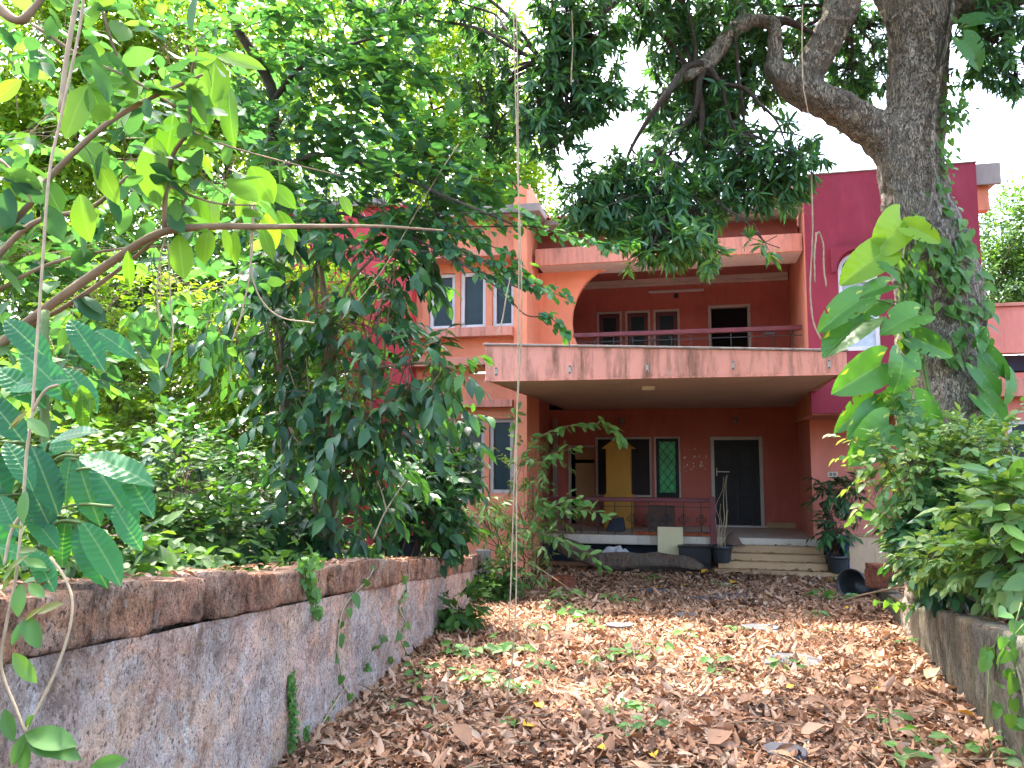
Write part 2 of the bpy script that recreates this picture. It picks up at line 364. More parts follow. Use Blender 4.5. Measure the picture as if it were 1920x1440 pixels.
while y < 11.35:
    ln = R_.uniform(.30, .46); y2 = min(y+ln, 11.5)
    pr = R_.uniform(-.012, .022)
    A = np.array((wall_x(y+.007), y+.007))+wout*pr; B = np.array((wall_x(y2-.007), y2-.007))+wout*pr
    dz = R_.uniform(-.018, .018); h = .185+.012*(y > 5)
    me = stone_block(A, B, wall_top(y)-h, wall_top(y)+dz, wall_top(y2)-h, wall_top(y2)+dz, .26, wout, k)
    me.materials.append(M['coping']); o = link(bpy.data.objects.new('stone', me)); adopt(o, wall)
    y = y2; k += 1
def groove(p):
    d = 0
    top = wall_top(p.y)-.19
    for kk in range(1, 4):
        q = abs(p.z-(top-.27*kk)+.02*noise.noise(p*3))
        d += .010*max(0, 1-q/.012)*max(0, .35+noise.noise(p*1.7+Vector((0, 0, kk*5))))
    row = int((top-p.z)/.27)
    q = abs(((p.y+row*.21+.3*noise.noise(Vector((row*3.1, 0, 0)))) % .43)-.2)
    return d+.008*max(0, 1-q/.010)*max(0, .25+noise.noise(p*1.3+Vector((7, 0, 0))))
mb = MB(); ya, yb = .9, 11.5; vs = []
NU, NV = 330, 44
for j in range(NV+1):
    for i in range(NU+1):
        y = ya+(yb-ya)*(i/NU)**1.25; z0, z1 = gz(y)-.1, wall_top(y)-.19; z = z0+(z1-z0)*j/NV
        p = Vector((wall_x(y), y, z)); d = noise.fractal(p*5, .9, 2.1, 5)*.016-groove(p)-.006
        vs.append((p.x+wout[0]*d, p.y+wout[1]*d, z))
w = NU+1
mb.add(vs, [(j*w+i, j*w+i+1, (j+1)*w+i+1, (j+1)*w+i) for j in range(NV) for i in range(NU)])
A, B = np.array((wall_x(yb), yb)), np.array((wall_x(ya), ya))
q = [(*A, gz(yb)-.1), (*(A-wout*.22), gz(yb)-.1), (*(A-wout*.22), wall_top(yb)-.19), (*A, wall_top(yb)-.19)]
mb.add(q, [(0, 1, 2, 3)])
q = [(*(A-wout*.22), gz(yb)-.1), (*(B-wout*.22), gz(ya)-.1), (*(B-wout*.22), wall_top(ya)-.19), (*(A-wout*.22), wall_top(yb)-.19)]
mb.add(q, [(0, 1, 2, 3)])
mb.build('rendered_face', M['oldwall'], wall, True)
mb = MB(); x0 = wall_x(11.72); zt = wall_top(11.6)
mb.box(x0-.12, x0+.1, 11.62, 11.84, gz(11.7)-.1, zt+.05)
tag(mb.build('gate_post', M['concrete'], None, bevel=.012), 'short dark grey stone post ending the laterite wall', 'post')

# ------------------------------------------------------------ right retaining wall
rw = empty('retaining_wall', (rwall_x(7), 7, gz(7)), 'low mossy concrete retaining wall holding the bed of the big tree', 'wall')
NU, NV = 260, 26; vs = []
prev = None
for j in range(NV+1):
    for i in range(NU+1):
        y = 1.2+(12.4-1.2)*(i/NU)**1.15; z0, z1 = gz(y)-.1, rwall_top(y)+.012*noise.noise(Vector((y*3, 1, 0))); z = z0+(z1-z0)*j/NV
        p = Vector((rwall_x(y), y, z)); d = noise.fractal(p*Vector((4, 4, 1.6)).x, .9, 2.1, 5)*.012
        if j == NV: d -= .012
        vs.append((p.x-d, p.y+.3*d, z))
w = NU+1
for i in range(NU+1):
    x, y, z = vs[NV*w+i]; vs.append((x+.15, y, z+.004*noise.noise(Vector((y*9, 2, 0)))))
for i in range(NU+1):
    x, y, z = vs[(NV+1)*w+i]; vs.append((x+.01, y, z-.25))
MB().add(vs, [(j*w+i+1, j*w+i, (j+1)*w+i, (j+1)*w+i+1) for j in range(NV+2) for i in range(NU)]).build('concrete_face', M['rwall'], rw, True)
# ------------------------------------------------------------ the house: local u along the front, v into it, z from eye level
TH = math.radians(13); HB = (0., 14., -EYE)
def uvw(u, v, z):                            # house coordinates to world
    return Vector((u*math.cos(TH)+v*math.sin(TH), -u*math.sin(TH)+v*math.cos(TH), z+EYE))
house = empty('house', uvw(*HB), 'two storey pink and crimson house with wide porch canopy and balcony', 'house', rz=-TH)
house['frame'] = (-HB[0], -HB[1], -HB[2])
def hb(name, mat, boxes, parent=house, bevel=.006):
    mb = MB()
    for b in boxes: mb.box(*b)
    return mb.build(name, mat, parent, bevel=bevel)
def wall_holes(u0, u1, z0, z1, v0, v1, holes):
    """boxes of a wall with rectangular openings (ua, ub, za, zb)"""
    us = sorted({u0, u1, *[h[0] for h in holes], *[h[1] for h in holes]}); out = []
    for a, b in zip(us[:-1], us[1:]):
        if b-a < 1e-6: continue
        m = (a+b)/2; cut = sorted((h[2], h[3]) for h in holes if h[0] < m < h[1]); z = z0
        for c0, c1 in cut:
            if c0 > z: out.append((a, b, v0, v1, z, c0))
            z = c1
        if z < z1: out.append((a, b, v0, v1, z, z1))
    return out
def wall_mesh(name, mat, boxes, parent=house):
    mb = MB()
    for b in boxes: mb.box(*b)
    o = mb.build(name, mat, parent)
    bm = bmesh.new(); bm.from_mesh(o.data); bmesh.ops.remove_doubles(bm, verts=bm.verts, dist=1e-4)
    seen = {}
    for f in list(bm.faces):
        key = tuple(sorted(v.index for v in f.verts))
        seen.setdefault(key, []).append(f)
    dead = [f for fs_ in seen.values() if len(fs_) > 1 for f in fs_]
    bmesh.ops.delete(bm, geom=dead, context='FACES'); bm.to_mesh(o.data); bm.free()
    return o
def window(u0, u1, z0, z1, v, pane='pane', frame='whiteframe', fw=.07, deep=.05, bars=(), lattice=False, name='window'):
    """frame with its pane as a sub-part, set into an opening"""
    mb = MB()
    mb.box(u0+.003, u0+fw, v, v+.07, z0+.003, z1-.003); mb.box(u1-fw, u1-.003, v, v+.07, z0+.003, z1-.003)
    mb.box(u0+fw, u1-fw, v+.002, v+.068, z0+.003, z0+fw); mb.box(u0+fw, u1-fw, v+.002, v+.068, z1-fw, z1-.003)
    for b in bars: mb.box(b-.02, b+.02, v+.004, v+.066, z0+fw, z1-fw)
    f = mb.build(name, M[frame], house, bevel=.004)
    p = MB().box(u0+fw-.005, u1-fw+.005, v+deep, v+deep+.008, z0+fw-.005, z1-fw+.005).build('pane', M[pane], f)
    if lattice:
        g = MB(); w, h = u1-u0-2*fw, z1-z0-2*fw; n = 2; m = max(3, int(h/(w/n)/1.25))
        for i in range(n):
            for j in range(m):
                cu, cz, a, b = u0+fw+w*(i+.5)/n, z0+fw+h*(j+.5)/m, w/n/2, h/m/2
                q = [(cu-a, cz), (cu, cz+b), (cu+a, cz), (cu, cz-b), (cu-a, cz)]
                for s0, s1 in zip(q[:-1], q[1:]): g.tube([(s0[0], v+deep-.012, s0[1]), (s1[0], v+deep-.012, s1[1])], .006, 4)
        g.build('lattice', M['iron'], f)
    return f

# wing on the left
wins_u = [(-4.75, -4.24), (-4.14, -3.64), (-3.52, -3.095)]; wins_l = [(-4.75, -4.30), (-4.20, -3.66), (-3.57, -3.12)]
holes = [(a, b, 2.39, 3.45) for a, b in wins_u]+[(a, b, -.66, .70) for a, b in wins_l]+[(-3.95, -2.86, 1.53, 1.585)]
wall_mesh('front_wall', M['salmon'], wall_holes(-5.0, -2.85, -2.4, 4.42, 13.6, 13.82, holes))
for a, b in wins_u: window(a, b, 2.39, 3.45, 13.66, 'pane')
for a, b in wins_l: window(a, b, -.66, .70, 13.66, 'dustpane' if a < -4 else 'pane', 'oldframe')
hb('window_sill', M['ledge'], [(-5.0, -3.092, 13.34, 13.598, 2.19, 2.36)])
hb('ledge', M['ledge'], [(-5.0, -3.092, 13.30, 13.597, 1.66, 1.80)])
hb('ledge', M['ledge'], [(-5.0, -3.092, 13.42, 13.599, .90, 1.03)])
hb('sunshade', M['ledge'], [(-5.0, -3.092, 13.15, 13.598, 3.62, 3.74)])
hb('roof_slab', M['concrete'], [(-5.2, -2.55, 13.25, 17.8, 4.424, 4.57)])
# the pillar rising past the roof, running back as the porch's side wall
pl = MB(); pl.hexa([(-3.09, 13.5, -2.4), (-2.84, 13.5, -2.4), (-2.84, 14.65, -2.4), (-3.09, 14.65, -2.4)],
                   [(-3.09, 13.5, 5.1), (-2.84, 13.5, 5.1), (-2.84, 14.65, 5.1), (-3.09, 14.65, 5.1)])
pl.build('pillar', M['salmon'], house, bevel=.01)
mb = MB(); mb.hexa([(-3.2, 14.65, -2.4), (-2.9, 14.65, -2.4), (-3.26, 18.1, -2.4), (-3.55, 18.1, -2.4)], [(-3.2, 14.65, 4.4), (-2.9, 14.65, 4.4), (-3.26, 18.1, 4.4), (-3.55, 18.1, 4.4)])
mb.build('side_wall', M['veranda'], house)
# crimson block at the far left, mostly behind the shrubs
hb('red_block', M['red'], [(-7.7, -5.003, 13.35, 17.5, -2.4, 4.75)])
hb('roof_slab', M['concrete'], [(-7.9, -5.25, 13.2, 17.6, 4.753, 4.88)])
mb = MB(); mb.hexa([(-5.2, 13.3, 4.575), (-2.95, 13.3, 4.575), (-2.95, 17.5, 4.575), (-5.2, 17.5, 4.575)], [(-5.2, 14.2, 4.72), (-3.1, 14.2, 4.72), (-3.1, 17.5, 5.35), (-5.2, 17.5, 5.35)])
mb.build('wing_roof', M['roof'], house)

# porch: back wall, floor, plinth
PD = (.44, 1.56, -1.535, .46); W1 = (-2.14, -.86, -.91, .46); W2 = (-.80, -.22, -.91, .46); LO = (-2.77, -2.17, -1.535, .27)
wall_mesh('porch_wall', M['veranda'], wall_holes(-3.3, 2.4, -1.9, 1.098, 17.85, 18.05, [PD, W1, W2, LO]))
window(*W1[:2], *W1[2:], 17.88, 'void', 'oldframe', .05)
window(-1.22, -.94, -.85, .40, 17.93, 'greenpane', 'darkwood', .03, .03, lattice=True, name='shutter')
window(*W2, 17.88, 'greenpane', 'darkwood', .11, .04, lattice=True)
hb('window_frame', M['oldframe'], [(-.80, -.76, 17.84, 17.9, -.91, .46), (-.26, -.22, 17.84, 17.9, -.91, .46), (-.76, -.26, 17.842, 17.9, .42, .46)])
# panelled front door
dr = hb('front_door', M['darkwood'], [(.52, 1.48, 17.90, 17.95, -1.5, .38)])
fr = hb('door_frame', M['oldframe'], [(.443, .52, 17.83, 17.99, -1.53, .455), (1.48, 1.557, 17.83, 17.99, -1.53, .455), (.52, 1.48, 17.832, 17.988, .38, .455)])
hb('door_sill', M['oldframe'], [(.40, 1.6, 17.78, 17.99, -1.537, -1.5)])
for a, b in ((.62, .95), (1.05, 1.38)):
    for c, d in ((-1.42, -.86), (-.76, -.36), (-.26, .28)):
        hb('door_panel', M['doorpanel'], [(a, b, 17.87, 17.9, c, d), (a+.05, b-.05, 17.85, 17.87, c+.05, d-.05)], dr, bevel=.008)
hb('handle', M['cream'], [(.56, .575, 17.85, 17.9, -.42, -.24), (.57, .84, 17.86, 17.885, -.335, -.315)], dr)
hb('left_doorway', M['oldframe'], [(-2.77, -2.72, 17.83, 17.99, -1.53, .268), (-2.72, -2.17, 17.832, 17.988, .22, .268)])
hb('inner_door', M['tan'], [(-2.62, -2.17, 17.93, 17.97, -1.53, -.14), (-2.62, -2.17, 17.931, 17.97, -.06, .22)])
hb('downpipe', M['concrete'], [(-3.12, -3.02, 17.72, 17.84, -1.53, .9)])
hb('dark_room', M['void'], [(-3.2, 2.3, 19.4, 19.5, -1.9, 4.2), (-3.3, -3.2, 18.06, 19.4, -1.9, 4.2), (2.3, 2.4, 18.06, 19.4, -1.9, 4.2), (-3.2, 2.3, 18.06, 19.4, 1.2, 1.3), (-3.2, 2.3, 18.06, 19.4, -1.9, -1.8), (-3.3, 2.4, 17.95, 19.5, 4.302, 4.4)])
fl = hb('porch_floor', M['tile'], [(-3.0, 2.36, 15.54, 17.85, -1.72, -1.542)])
u = -2.95; R_ = random.Random(3)
while u < .3:
    hb('tile', M['tile'], [(u, min(u+.235, .32), 15.515, 15.54, -1.70, -1.538)], fl, .003); u += .24
u = .47
while u < 2.2:
    hb('tile', M['tile'], [(u, min(u+.295, 2.3), 15.515, 15.54, -1.655, -1.538)], fl, .003); u += .3
hb('plinth', M['blackblue'], [(-3.0, 2.0, 15.95, 16.1, -2.4, -1.722)])
hb('skirting', M['steptile'], [(1.60, 2.2, 17.82, 17.848, -1.54, -1.42)])
for k in range(4):                           # four broad steps
    v1 = 15.51-.2*k; z1 = -1.665-.125*k; z0 = z1-.122 if k < 3 else -2.4
    mb = MB().box(.46-.08*(k == 3), 2.36+.22*(k == 3), v1-.2, 15.5-.002*k, z0, z1)
    st = mb.build('step', M['steptile'], house, bevel=.008)
    MB().box(.46-.08*(k == 3), 2.36+.22*(k == 3), v1-.212, v1-.17, z1+.001, z1+.012).build('nosing', M['steptile'], st, bevel=.003)

# wrought railings: rail, bars and scrolled balusters
def scroll_mesh():
    g = MB()
    for a0 in range(4):
        for s in (-1, 1):
            pts = []
            for k in range(15):
                t = k/14; a = s*(t*4.6); r = .072*(1-t*.78)
                x, z = .052+0*t, 0
                cx, cz = .060, .0
                px = cx+r*math.cos(math.pi+a)*.55+.012; pz = s*.0+r*math.sin(math.pi+a)*.75
                q = a0*math.pi/2
                pts.append((px*math.cos(q)-pz*math.sin(q), 0, px*math.sin(q)+pz*math.cos(q)))
            g.tube(pts, .0075, 5, False)
    g.box(-.014, .014, -.01, .01, -.014, .014)
    me = bpy.data.meshes.new('scroll'); me.from_pydata(g.v, [], g.f); me.materials.append(M['iron']); return me
SCROLL = scroll_mesh()
def railing(u0, u1, v, ztop, zbot, step, name):
    r = MB().box(u0, u1, v-.05, v+.05, ztop-.085, ztop).build(name, M['maroon'], house, bevel=.015)
    g = MB(); g.box(u0, u1, v-.008, v+.008, ztop-.185, ztop-.170); g.build('bar', M['iron'], r)
    g = MB(); g.box(u0, u1, v-.008, v+.008, zbot+.07, zbot+.085); g.build('bar', M['iron'], r)
    u = u1-.16
    while u > u0+.05:
        MB().box(u-.009, u+.009, v-.009, v+.009, zbot, ztop-.086).build('baluster', M['iron'], r)
        o = link(bpy.data.objects.new('scroll', SCROLL)); o.parent = r; o.location = (u, v-.012, (zbot+.08+ztop-.18)/2)
        u -= step
    return r
for r, in ((railing(-2.93, .34, 15.62, -.80, -1.54, .335, 'porch_railing'),), (railing(-2.15, 2.02, 14.62, 2.38, 1.37, .36, 'balcony_railing'),)): pass
hb('railing_post', M['maroon'], [(.345, .455, 15.42, 15.53, -2.2, -.76)])
hb('small_plaque', M['iron'], [(1.35, 1.55, 14.56, 14.565, 2.22, 2.27)])

# canopy over the drive: slab, tapering fascia with brown top edge, rust bolts
sl = MB(); sl.hexa([(-2.79, 10.72, 1.102), (1.96, 10.72, 1.102), (2.3, 17.9, 1.102), (-2.84, 17.9, 1.102)], [(-2.79, 10.72, 1.33), (1.96, 10.72, 1.33), (2.3, 17.9, 1.33), (-2.84, 17.9, 1.33)])
cn = sl.build('canopy', M['soffit'], house)
mb = MB(); mb.hexa([(-2.84, 10.6, 1.10), (2.0, 10.6, 1.085), (2.0, 10.718, 1.085), (-2.84, 10.718, 1.10)], [(-2.84, 10.6, 1.60), (2.0, 10.6, 1.36), (2.0, 10.718, 1.36), (-2.84, 10.718, 1.60)])
mb.build('fascia', M['fascia'], cn, bevel=.008); cn.children[0].location = (0, 0, 0)
def child0(o): o.location = (0, 0, 0); return o
mb = MB(); mb.hexa([(-2.84, 10.72, 1.098), (-2.793, 10.72, 1.098), (-2.793, 13.5, 1.098), (-2.84, 13.5, 1.098)], [(-2.84, 10.72, 1.597), (-2.793, 10.72, 1.597), (-2.793, 13.5, 1.597), (-2.84, 13.5, 1.597)])
child0(mb.build('side_fascia', M['ledge'], cn))
mb = MB(); mb.hexa([(1.963, 10.72, 1.09), (2.0, 10.72, 1.09), (2.0, 13.69, 1.09), (1.963, 13.69, 1.09)], [(1.963, 10.72, 1.358), (2.0, 10.72, 1.358), (2.0, 13.69, 1.358), (1.963, 13.69, 1.358)])
child0(mb.build('side_fascia', M['ledge'], cn))
mb = MB(); mb.hexa([(-2.865, 10.575, 1.601), (2.02, 10.575, 1.361), (2.02, 10.74, 1.361), (-2.865, 10.74, 1.601)], [(-2.865, 10.575, 1.632), (2.02, 10.575, 1.390), (2.02, 10.74, 1.390), (-2.865, 10.74, 1.632)])
child0(mb.build('top_edge', M['concrete'], cn, bevel=.006))
mb = MB(); mb.hexa([(-2.86, 10.58, 1.072), (2.015, 10.58, 1.056), (2.015, 10.64, 1.056), (-2.86, 10.64, 1.072)], [(-2.86, 10.58, 1.0995), (2.015, 10.58, 1.0845), (2.015, 10.64, 1.0845), (-2.86, 10.64, 1.0995)])
child0(mb.build('drip_edge', M['fascia'], cn, bevel=.004))
for u in (-2.68, -1.62, -.55, .58, 1.78):    # old sign brackets left on the fascia
    zc = 1.22 if u < 1 else 1.2
    g = MB().box(u-.02, u+.02, 10.59, 10.598, zc-.06, zc+.06); b = child0(g.build('bracket', M['oldframe'], cn, bevel=.003))
    for dz in (-.045, .045): MB().box(u-.008, u+.008, 10.582, 10.59, zc+dz-.009, zc+dz+.009).build('bolt', M['iron'], b)

# balcony storey
UW = [(-2.08, -1.49), (-1.42, -.84), (-.77, -.17)]; UD = (.46, 1.39, 1.34, 3.44)
wall_mesh('balcony_wall', M['veranda'], wall_holes(-3.3, 2.4, 1.332, 4.3, 17.85, 18.05, [(a, b, 1.9, 3.4) for a, b in UW]+[UD]))
for a, b in UW: window(a, b, 1.9, 3.4, 17.87, 'pane', 'oldframe', .055); window(a+.07, b-.07, 1.97, 3.33, 17.90, 'pane', 'maroon', .07, .03, lattice=True, name='casement')
hb('balcony_doorway', M['oldframe'], [(.463, .53, 17.83, 18.0, 1.34, 3.437), (1.32, 1.387, 17.83, 18.0, 1.34, 3.437), (.53, 1.32, 17.832, 17.998, 3.37, 3.437)])
hb('cornice', M['soffit'], [(-2.9, 2.2, 17.72, 17.848, 4.0, 4.1), (-2.9, 2.2, 17.78, 17.846, 3.94, 4.0)])
hb('balcony_ceiling', M['veranda'], [(-2.84, 2.25, 14.9, 17.9, 4.103, 4.3)])
hb('beam', M['soffit'], [(-2.74, 1.995, 14.07, 14.9, 3.60, 3.9)])
hb('beam_face', M['ledge'], [(-2.78, 1.995, 14.0, 14.066, 3.60, 3.92)])
hb('upper_wall', M['veranda'], [(-2.84, 2.0, 14.6, 14.75, 3.902, 4.36)])
hb('eave', M['concrete'], [(-2.6, 1.995, 13.95, 17.9, 4.36, 4.46)])
hb('roof_slab', M['soffit'], [(1.2, 1.995, 13.9, 15.6, 4.62, 4.76)])
# half-round cut panel between pillar and balcony
pts = [(-2.84, 1.34), (-2.84, 3.6)]; uc, zc, rr = -1.05, 2.62, 1.125
arc = [(uc+rr*math.cos(a), zc+rr*math.sin(a)) for a in np.linspace(math.radians(119), math.radians(214), 26)]
arc = [(a, b) for a, b in arc if 1.34 < b < 3.6]
poly = [(-2.84, 1.34), (-2.84, 3.6), (-1.52, 3.6)]+arc+[(arc[-1][0]+.22, 1.34)]
def extrude(poly, v0, v1):
    n = len(poly); vs = [(u, v0, z) for u, z in poly]+[(u, v1, z) for u, z in poly]
    return MB().add(vs, [tuple(range(n))]+[tuple(range(2*n-1, n-1, -1))]+[(i, i+n, (i+1) % n+n, (i+1) % n) for i in range(n)])
o = extrude(poly, 14.6, 14.72).build('round_cut_panel', M['salmon'], house)
# clay tiles of the main roof
mb = MB(); nu_, nv_ = 60, 10; vs = []
for j in range(nv_*2+1):
    for i in range(nu_*4+1):
        v = 13.9+3.8*(j//2+.0)/nv_; z = 4.47+1.0*(j//2)/nv_+(.03 if j % 2 else 0); u = -2.7+3.85*i/(nu_*4)
        vs.append((u, v, z+.022*math.cos(i*math.pi/2)))
w = nu_*4+1
mb.add(vs, [(j*w+i, j*w+i+1, (j+1)*w+i+1, (j+1)*w+i) for j in range(nv_*2) for i in range(nu_*4)])
tag(mb.build('roof_tiles', M['roof'], house), kind='stuff')
hb('gable', M['salmon'], [(-2.7, 1.15, 17.6, 17.8, 4.462, 5.42)])

# crimson tower on the right
AW = (2.5, 3.12, 1.77, 3.13)                 # arched window: straight part, then a half circle
fz = wall_holes(2.0, 4.69, .73, 4.84, 13.70, 13.78, [(2.5, 3.12, 1.77, 3.45)])
tw = wall_mesh('tower_face', M['crimson'], fz)
mb = MB(); mb.hexa([(2.003, 13.782, .735), (4.687, 13.782, .735), (4.687, 17.9, .735), (2.23, 17.9, .735)], [(2.003, 13.782, 4.80), (4.687, 13.782, 4.80), (4.687, 17.9, 4.80), (2.23, 17.9, 4.80)])
bm_ = mb.build('tower_block', M['salmon'], house)
cu, cz, ra = 2.81, 3.13, .31
arcp = [(cu+ra*math.cos(a), cz+ra*math.sin(a)) for a in np.linspace(0, math.pi, 17)]
sp = [(3.12, 3.13), (3.12, 3.452), (2.5, 3.452), (2.5, 3.13)]+[(a, b) for a, b in arcp[::-1][1:-1]]
extrude(sp, 13.702, 13.778).build('arch_head', M['crimson'], house)
sur = [(3.25, 3.10), (3.25, 3.52), (2.40, 3.52), (2.40, 3.10), (2.46, 3.10)]+[(cu+.35*math.cos(a), cz+.35*math.sin(a)) for a in np.linspace(math.pi, 0, 17)]+[(3.17, 3.10)]
extrude(sur, 13.58, 13.699).build('window_hood', M['crimson'], house)
wf = MB()
wf.box(2.503, 2.56, 13.71, 13.775, 1.773, 3.13); wf.box(3.06, 3.117, 13.71, 13.775, 1.773, 3.13); wf.box(2.56, 3.06, 13.712, 13.774, 1.773, 1.84); wf.box(2.56, 3.06, 13.712, 13.774, 2.93, 3.0)
for a, b in zip(np.linspace(0, math.pi, 17)[:-1], np.linspace(0, math.pi, 17)[1:]):
    q = [(cu+r_*math.cos(x), v_, cz+r_*math.sin(x)) for r_ in (.25, .306) for x in (a, b) for v_ in (13.71, 13.775)]
    wf.add(q, [(0, 2, 3, 1), (4, 5, 7, 6), (0, 4, 6, 2), (1, 3, 7, 5)])
aw = wf.build('arched_window', M['whiteframe'], house)
MB().box(2.55, 3.07, 13.76, 13.768, 1.83, 2.94).build('pane', M['skypane'], aw)
extrude([(cu+.26*math.cos(a), cz+.26*math.sin(a)-.1*(math.sin(a) < .01)) for a in np.linspace(0, math.pi, 17)], 13.76, 13.768).build('fanlight', M['pane'], aw)
g = MB()
for a in np.linspace(.3, math.pi-.3, 7):
    g.tube([(cu+.05*math.cos(a), 13.755, cz-.08+.05*math.sin(a)), (cu+.25*math.cos(a), 13.755, cz+.25*math.sin(a))], .006, 4)
for k in range(6):
    c = 2.58+.08*k+.04
    g.tube([(c+.035*math.cos(a), 13.755, 3.05+.03*math.sin(a)) for a in np.linspace(0, 2*math.pi, 10)], .005, 4)
g.build('tracery', M['whiteframe'], aw)
mb = MB(); mb.hexa([(2.23, 15.6, -2.4), (6.2, 15.6, -2.4), (6.2, 18.1, -2.4), (2.31, 18.1, -2.4)], [(2.23, 15.6, .733), (6.2, 15.6, .733), (6.2, 18.1, .733), (2.31, 18.1, .733)])
mb.build('lower_wall', M['pink'], house, bevel=.008)
hb('tower_soffit', M['ledge'], [(2.01, 4.68, 13.79, 15.598, .705, .733)])
hb('plinth', M['blackblue'], [(2.37, 6.2, 15.56, 15.598, -2.4, -1.5)])
hb('tower_coping', M['concrete'], [(1.98, 4.71, 13.68, 13.8, 4.843, 4.865)])
hb('roof_eave', M['soffit'], [(4.70, 5.05, 13.9, 16.5, 4.52, 4.6)]); hb('eave_edge', M['concrete'], [(4.70, 5.10, 13.82, 13.898, 4.5, 4.86), (4.71, 5.05, 13.9, 16.5, 4.603, 4.86)])
hb('eave_bracket', M['salmon'], [(4.70, 4.95, 13.95, 14.15, 4.1, 4.518)])
# right wing: parapet, shaded recess, wall with a window
hb('parapet', M['pink'], [(4.72, 9.5, 14.2, 14.4, 1.72, 2.5)]); hb('parapet_coping', M['ledge'], [(4.72, 9.5, 14.15, 14.45, 2.503, 2.56)])
hb('recess_shade', M['blackblue'], [(4.93, 9.5, 14.5, 16.0, 1.45, 1.718)])  # blue-black block stands in for the shade of the recess
wall_mesh('wing_wall', M['pink'], wall_holes(4.905, 9.5, -2.4, 1.42, 14.5, 14.7, [(5.22, 5.9, -.35, .62)])); hb('ledge', M['ledge'], [(4.905, 9.5, 14.2, 14.498, 1.0, 1.3)])
window(5.22, 5.9, -.35, .62, 14.53, 'pane')
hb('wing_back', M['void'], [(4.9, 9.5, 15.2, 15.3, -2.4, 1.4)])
o = hb('socket', M['cream'], [(2.52, 2.70, 15.585, 15.599, -.375, -.275)]); hb('outlet', M['concrete'], [(2.55, 2.60, 15.579, 15.586, -.355, -.295), (2.62, 2.67, 15.579, 15.586, -.355, -.295)], o)
for u in (-1.51, 1.0):
    o = hb('wall_lamp_base', M['iron'], [(u-.05, u+.05, 17.78, 17.85, .76, .88)]); child0(MB().lathe([(.02, .10), (.045, .06), (.05, 0), (.03, -.05)], (u, 17.74, .79), 10).build('lamp_glass', M['concrete'], o))
R_ = random.Random(12)
for k in range(22):                          # pale flakes where the paint came off
    u, z, s = R_.uniform(-.14, .36), R_.uniform(-.35, .2), R_.uniform(.015, .05); a0 = R_.uniform(0, 3); n_ = 6
    pf = [(u+s*R_.uniform(.3, 1)*math.cos(a0)*math.cos(2*math.pi*i/n_)-s*.35*math.sin(a0)*math.sin(2*math.pi*i/n_), z+s*R_.uniform(.3, 1)*math.sin(a0+.6)*math.cos(2*math.pi*i/n_)+s*.4*math.sin(2*math.pi*i/n_)) for i in range(n_)]
    extrude(pf, 17.846, 17.849).build('paint_flake', M['cream'], house)
def loose(o, label, cat, group=None): return tag(o, label, cat, group)
# fixtures on the ceilings
lamp = empty('ceiling_lamp', uvw(-.62, 12.15, 1.1), 'small cream oblong lamp fixed under the porch canopy', 'lamp', rz=-TH)
MB().box(-.10, .10, -.06, .06, -.06, -.001).build('diffuser', M['cream'], lamp, bevel=.015).location = (0, 0, 0)
MB().box(-.115, .115, -.075, .075, -.015, 0).build('base', M['cream'], lamp, bevel=.005).location = (0, 0, 0)
tl = empty('tube_light', uvw(-.24, 17.8, 3.78), 'long white tube light on the balcony wall above the windows', 'lamp', rz=-TH)
MB().tube([(-.6, -.05, 0), (.6, -.05, 0)], .02, 10).build('tube', M['tubewhite'], tl).location = (0, 0, 0)
MB().box(-.62, .62, -.03, .03, .0, .045).build('batten', M['tubewhite'], tl, bevel=.004).location = (0, 0, 0)
MB().box(-.05, .05, -.03, .04, -.14, -.04).build('junction_box', M['iron'], tl, bevel=.004).location = (0, 0, 0)

# ------------------------------------------------------------ things on and before the porch
def world_mb(name, mat, mb, base, label, cat, group=None, rz=-TH, bevel=0, smooth=False):
    o = mb.build(name, mat, None, smooth, bevel); o.location = base; o.rotation_euler = (0, 0, rz); return tag(o, label, cat, group)
cab = empty('cupboard', uvw(-1.55, 17.25, -1.54), 'tall mustard yellow gabled cupboard standing on the porch behind the railing', 'cupboard', rz=-TH)
def at0(o): o.location = (0, 0, 0); return o
n = [(-.32, .0), (.32, .0), (.32, .72), (-.32, .72)]
def ext(poly, y0, y1):
    m = len(poly); return MB().add([(x, y0, z) for x, z in poly]+[(x, y1, z) for x, z in poly], [tuple(range(m))]+[tuple(range(2*m-1, m-1, -1))]+[(i, i+m, (i+1) % m+m, (i+1) % m) for i in range(m)])
at0(ext(n, -.2, .2).build('base', M['mustard'], cab, bevel=.01))
at0(ext([(-.27, .722), (.27, .722), (.27, 1.72), (-.27, 1.72)], -.15, .18).build('body', M['mustard'], cab, bevel=.008))
at0(ext([(-.37, 1.723), (.37, 1.723), (0, 2.0)], -.18, .2).build('gable_roof', M['mustard'], cab))
at0(MB().box(-.30, .30, -.215, -.202, .70, .735).build('moulding', M['mustard'], cab))
world_mb('carton', M['brownbox'], MB().box(-.27, .27, -.15, .15, 0, .5), uvw(-.62, 16.9, -1.54), 'dark brown carton on the porch floor behind the railing scrolls', 'box', bevel=.01)
world_mb('bundle', M['blackblue'], MB().hexa([(-.2,-.12,0),(.2,-.12,0),(.2,.12,0),(-.2,.12,0)], [(-.1,-.08,.26),(.17,-.08,.3),(.17,.08,.3),(-.1,.08,.26)]), uvw(-1.55, 16.3, -1.54), 'dark slate bundle lying in front of the yellow cupboard', 'bag', bevel=.03)
mb = MB(); rr_ = random.Random(8)
vs = []; 
for i in range(40):
    for j in range(4):
        vs.append((-.75+1.55*i/39, -.12+.08*j, (.0 if j in (0, 3) else .05+.05*abs(noise.noise(Vector((i*.6, j, 3)))))))
mb.add(vs, [(i*4+j, (i+1)*4+j, (i+1)*4+j+1, i*4+j+1) for i in range(39) for j in range(3)])
